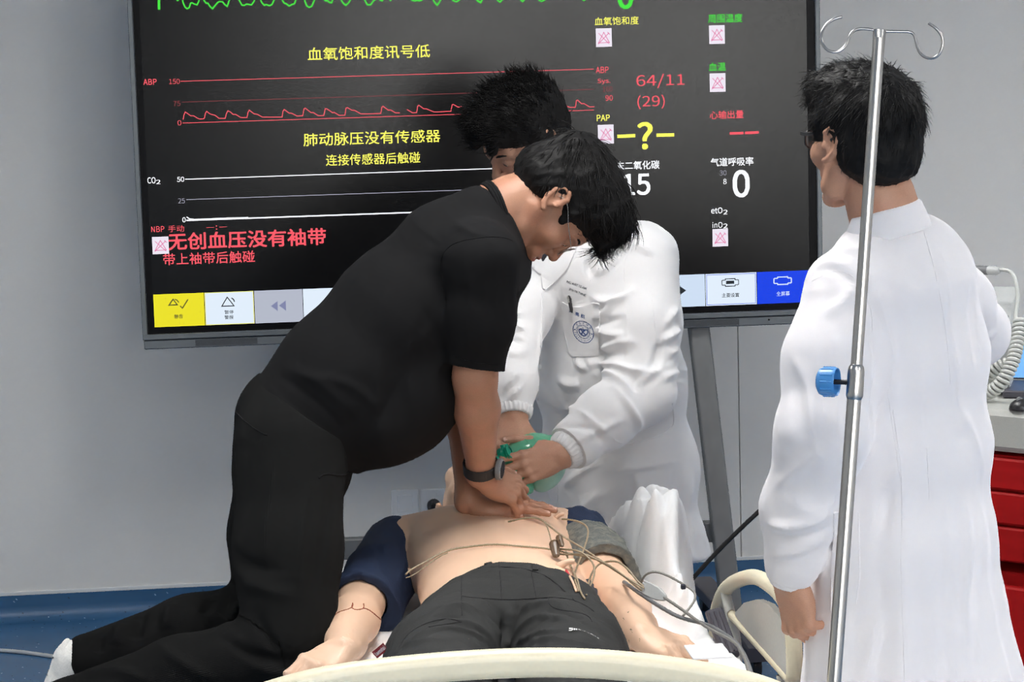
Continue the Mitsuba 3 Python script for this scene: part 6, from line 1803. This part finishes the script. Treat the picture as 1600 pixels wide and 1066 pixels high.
def coil(pts, turns, R, r):
    line = spline(pts, 16 * turns)
    t = np.gradient(line, axis=0); t /= np.linalg.norm(t, axis=1, keepdims=True)
    a = np.cross(t, V(.2, .9, .1)); a /= np.linalg.norm(a, axis=1, keepdims=True); b = np.cross(t, a)
    ph = np.arange(len(line)) * 2 * math.pi / 16
    return tube(line + R * (np.cos(ph)[:, None] * a + np.sin(ph)[:, None] * b), r, 8)


put('coiled_cord', coil([at(1594, 500, 5.1), at(1590, 530, 5.08), at(1585, 556, 5.06), at(1577, 578, 5.05), at(1565, 598, 5.05), at(1548, 612, 5.07), at(1533, 612, 5.1)], 22, .0115, .0042), 'mat_coil', dfb, True, label='grey coiled cord')
put('coiled_cord', coil([at(1580, 570, 5.12), at(1566, 572, 5.13), at(1550, 582, 5.14), at(1538, 590, 5.16), at(1524, 588, 5.18)], 11, .0115, .0042), 'mat_coil', dfb, True, label='grey coiled cord')
# laptop with a blue lid picture, and a mouse
lap = thing('laptop', 'open laptop with bright blue screen at the right edge of the cart top', 'laptop')
lc = top_at(1628, 612, TZ)
m = box(-.07, .16, -.11, .05, 0, .016, .003)
rot = trimesh.transformations.rotation_matrix(math.radians(-24), [0, 0, 1])
m.apply_transform(rot); m.apply_translation((lc[0], lc[1], TZ + .001))
put('base', m, 'mat_dark_plastic', lap)
m = box(-.07, .16, .05, .056, 0.015, .105, .002); m.apply_transform(rot); m.apply_translation((lc[0], lc[1], TZ + .003))
put('lid', m, 'mat_dark_plastic', lap)
m = trimesh.Trimesh([(-.066, .0495, .019), (.156, .0495, .019), (.156, .0495, .100), (-.066, .0495, .100)], [[0, 1, 2], [0, 2, 3]], process=False); m.apply_transform(rot); m.apply_translation((lc[0], lc[1], TZ + .003))
put('screen', m, 'mat_laptop_blue', lap, light=emitter((.07, .17, .36), 0.0), label='lit blue screen')
pc = top_at(1578, 612, TZ + .004)
put('paper_pad', join(*[box(-.05, .10, -.035, .035, .002 * i, .002 * i + .0018).apply_transform(trimesh.transformations.rotation_matrix(math.radians(-20 + 2 * i), [0, 0, 1])).apply_translation((pc[0] + .05, pc[1] + .01, TZ + .0005)) for i in range(3)]), 'mat_white_plastic',
    label='thin white pad under the laptop edge on the cart top', category='paper pad')
mc = top_at(1601, 632, TZ + .012)
ms = Shape().ball((0, 0, 0.004), (.032, .024, .022), k=.004)
ms.plane((0, 0, 0.001), (0, 0, -1))
m = nets(ms, .0022); m.apply_translation((mc[0], mc[1], TZ))
mouse = thing('computer_mouse', 'black computer mouse on the grey cart top', 'mouse')
put('shell', m, 'mat_black_plastic', mouse, True)
put('wheel', lathe([(0, -.003), (.006, -.003), (.006, .003), (0, .003)], (mc[0] - .012, mc[1] - .004, TZ + .0225), (0, 1, 0), 16), 'mat_dark_grey', mouse, 30)
# black cable sagging from the cart towards the bed
put('black_cable', tube(spline([at(1262, 735, 5.35), at(1225, 764, 5.42), at(1196, 790, 5.48), at(1130, 853, 5.58), at(1079, 908, 5.62), at(1060, 935, 5.66), at(1056, 1000, 5.7)], 50), .0052, 8), 'mat_black_plastic', smooth=True,
    label='thick black cable slanting down from the cart to the bed', category='cable')
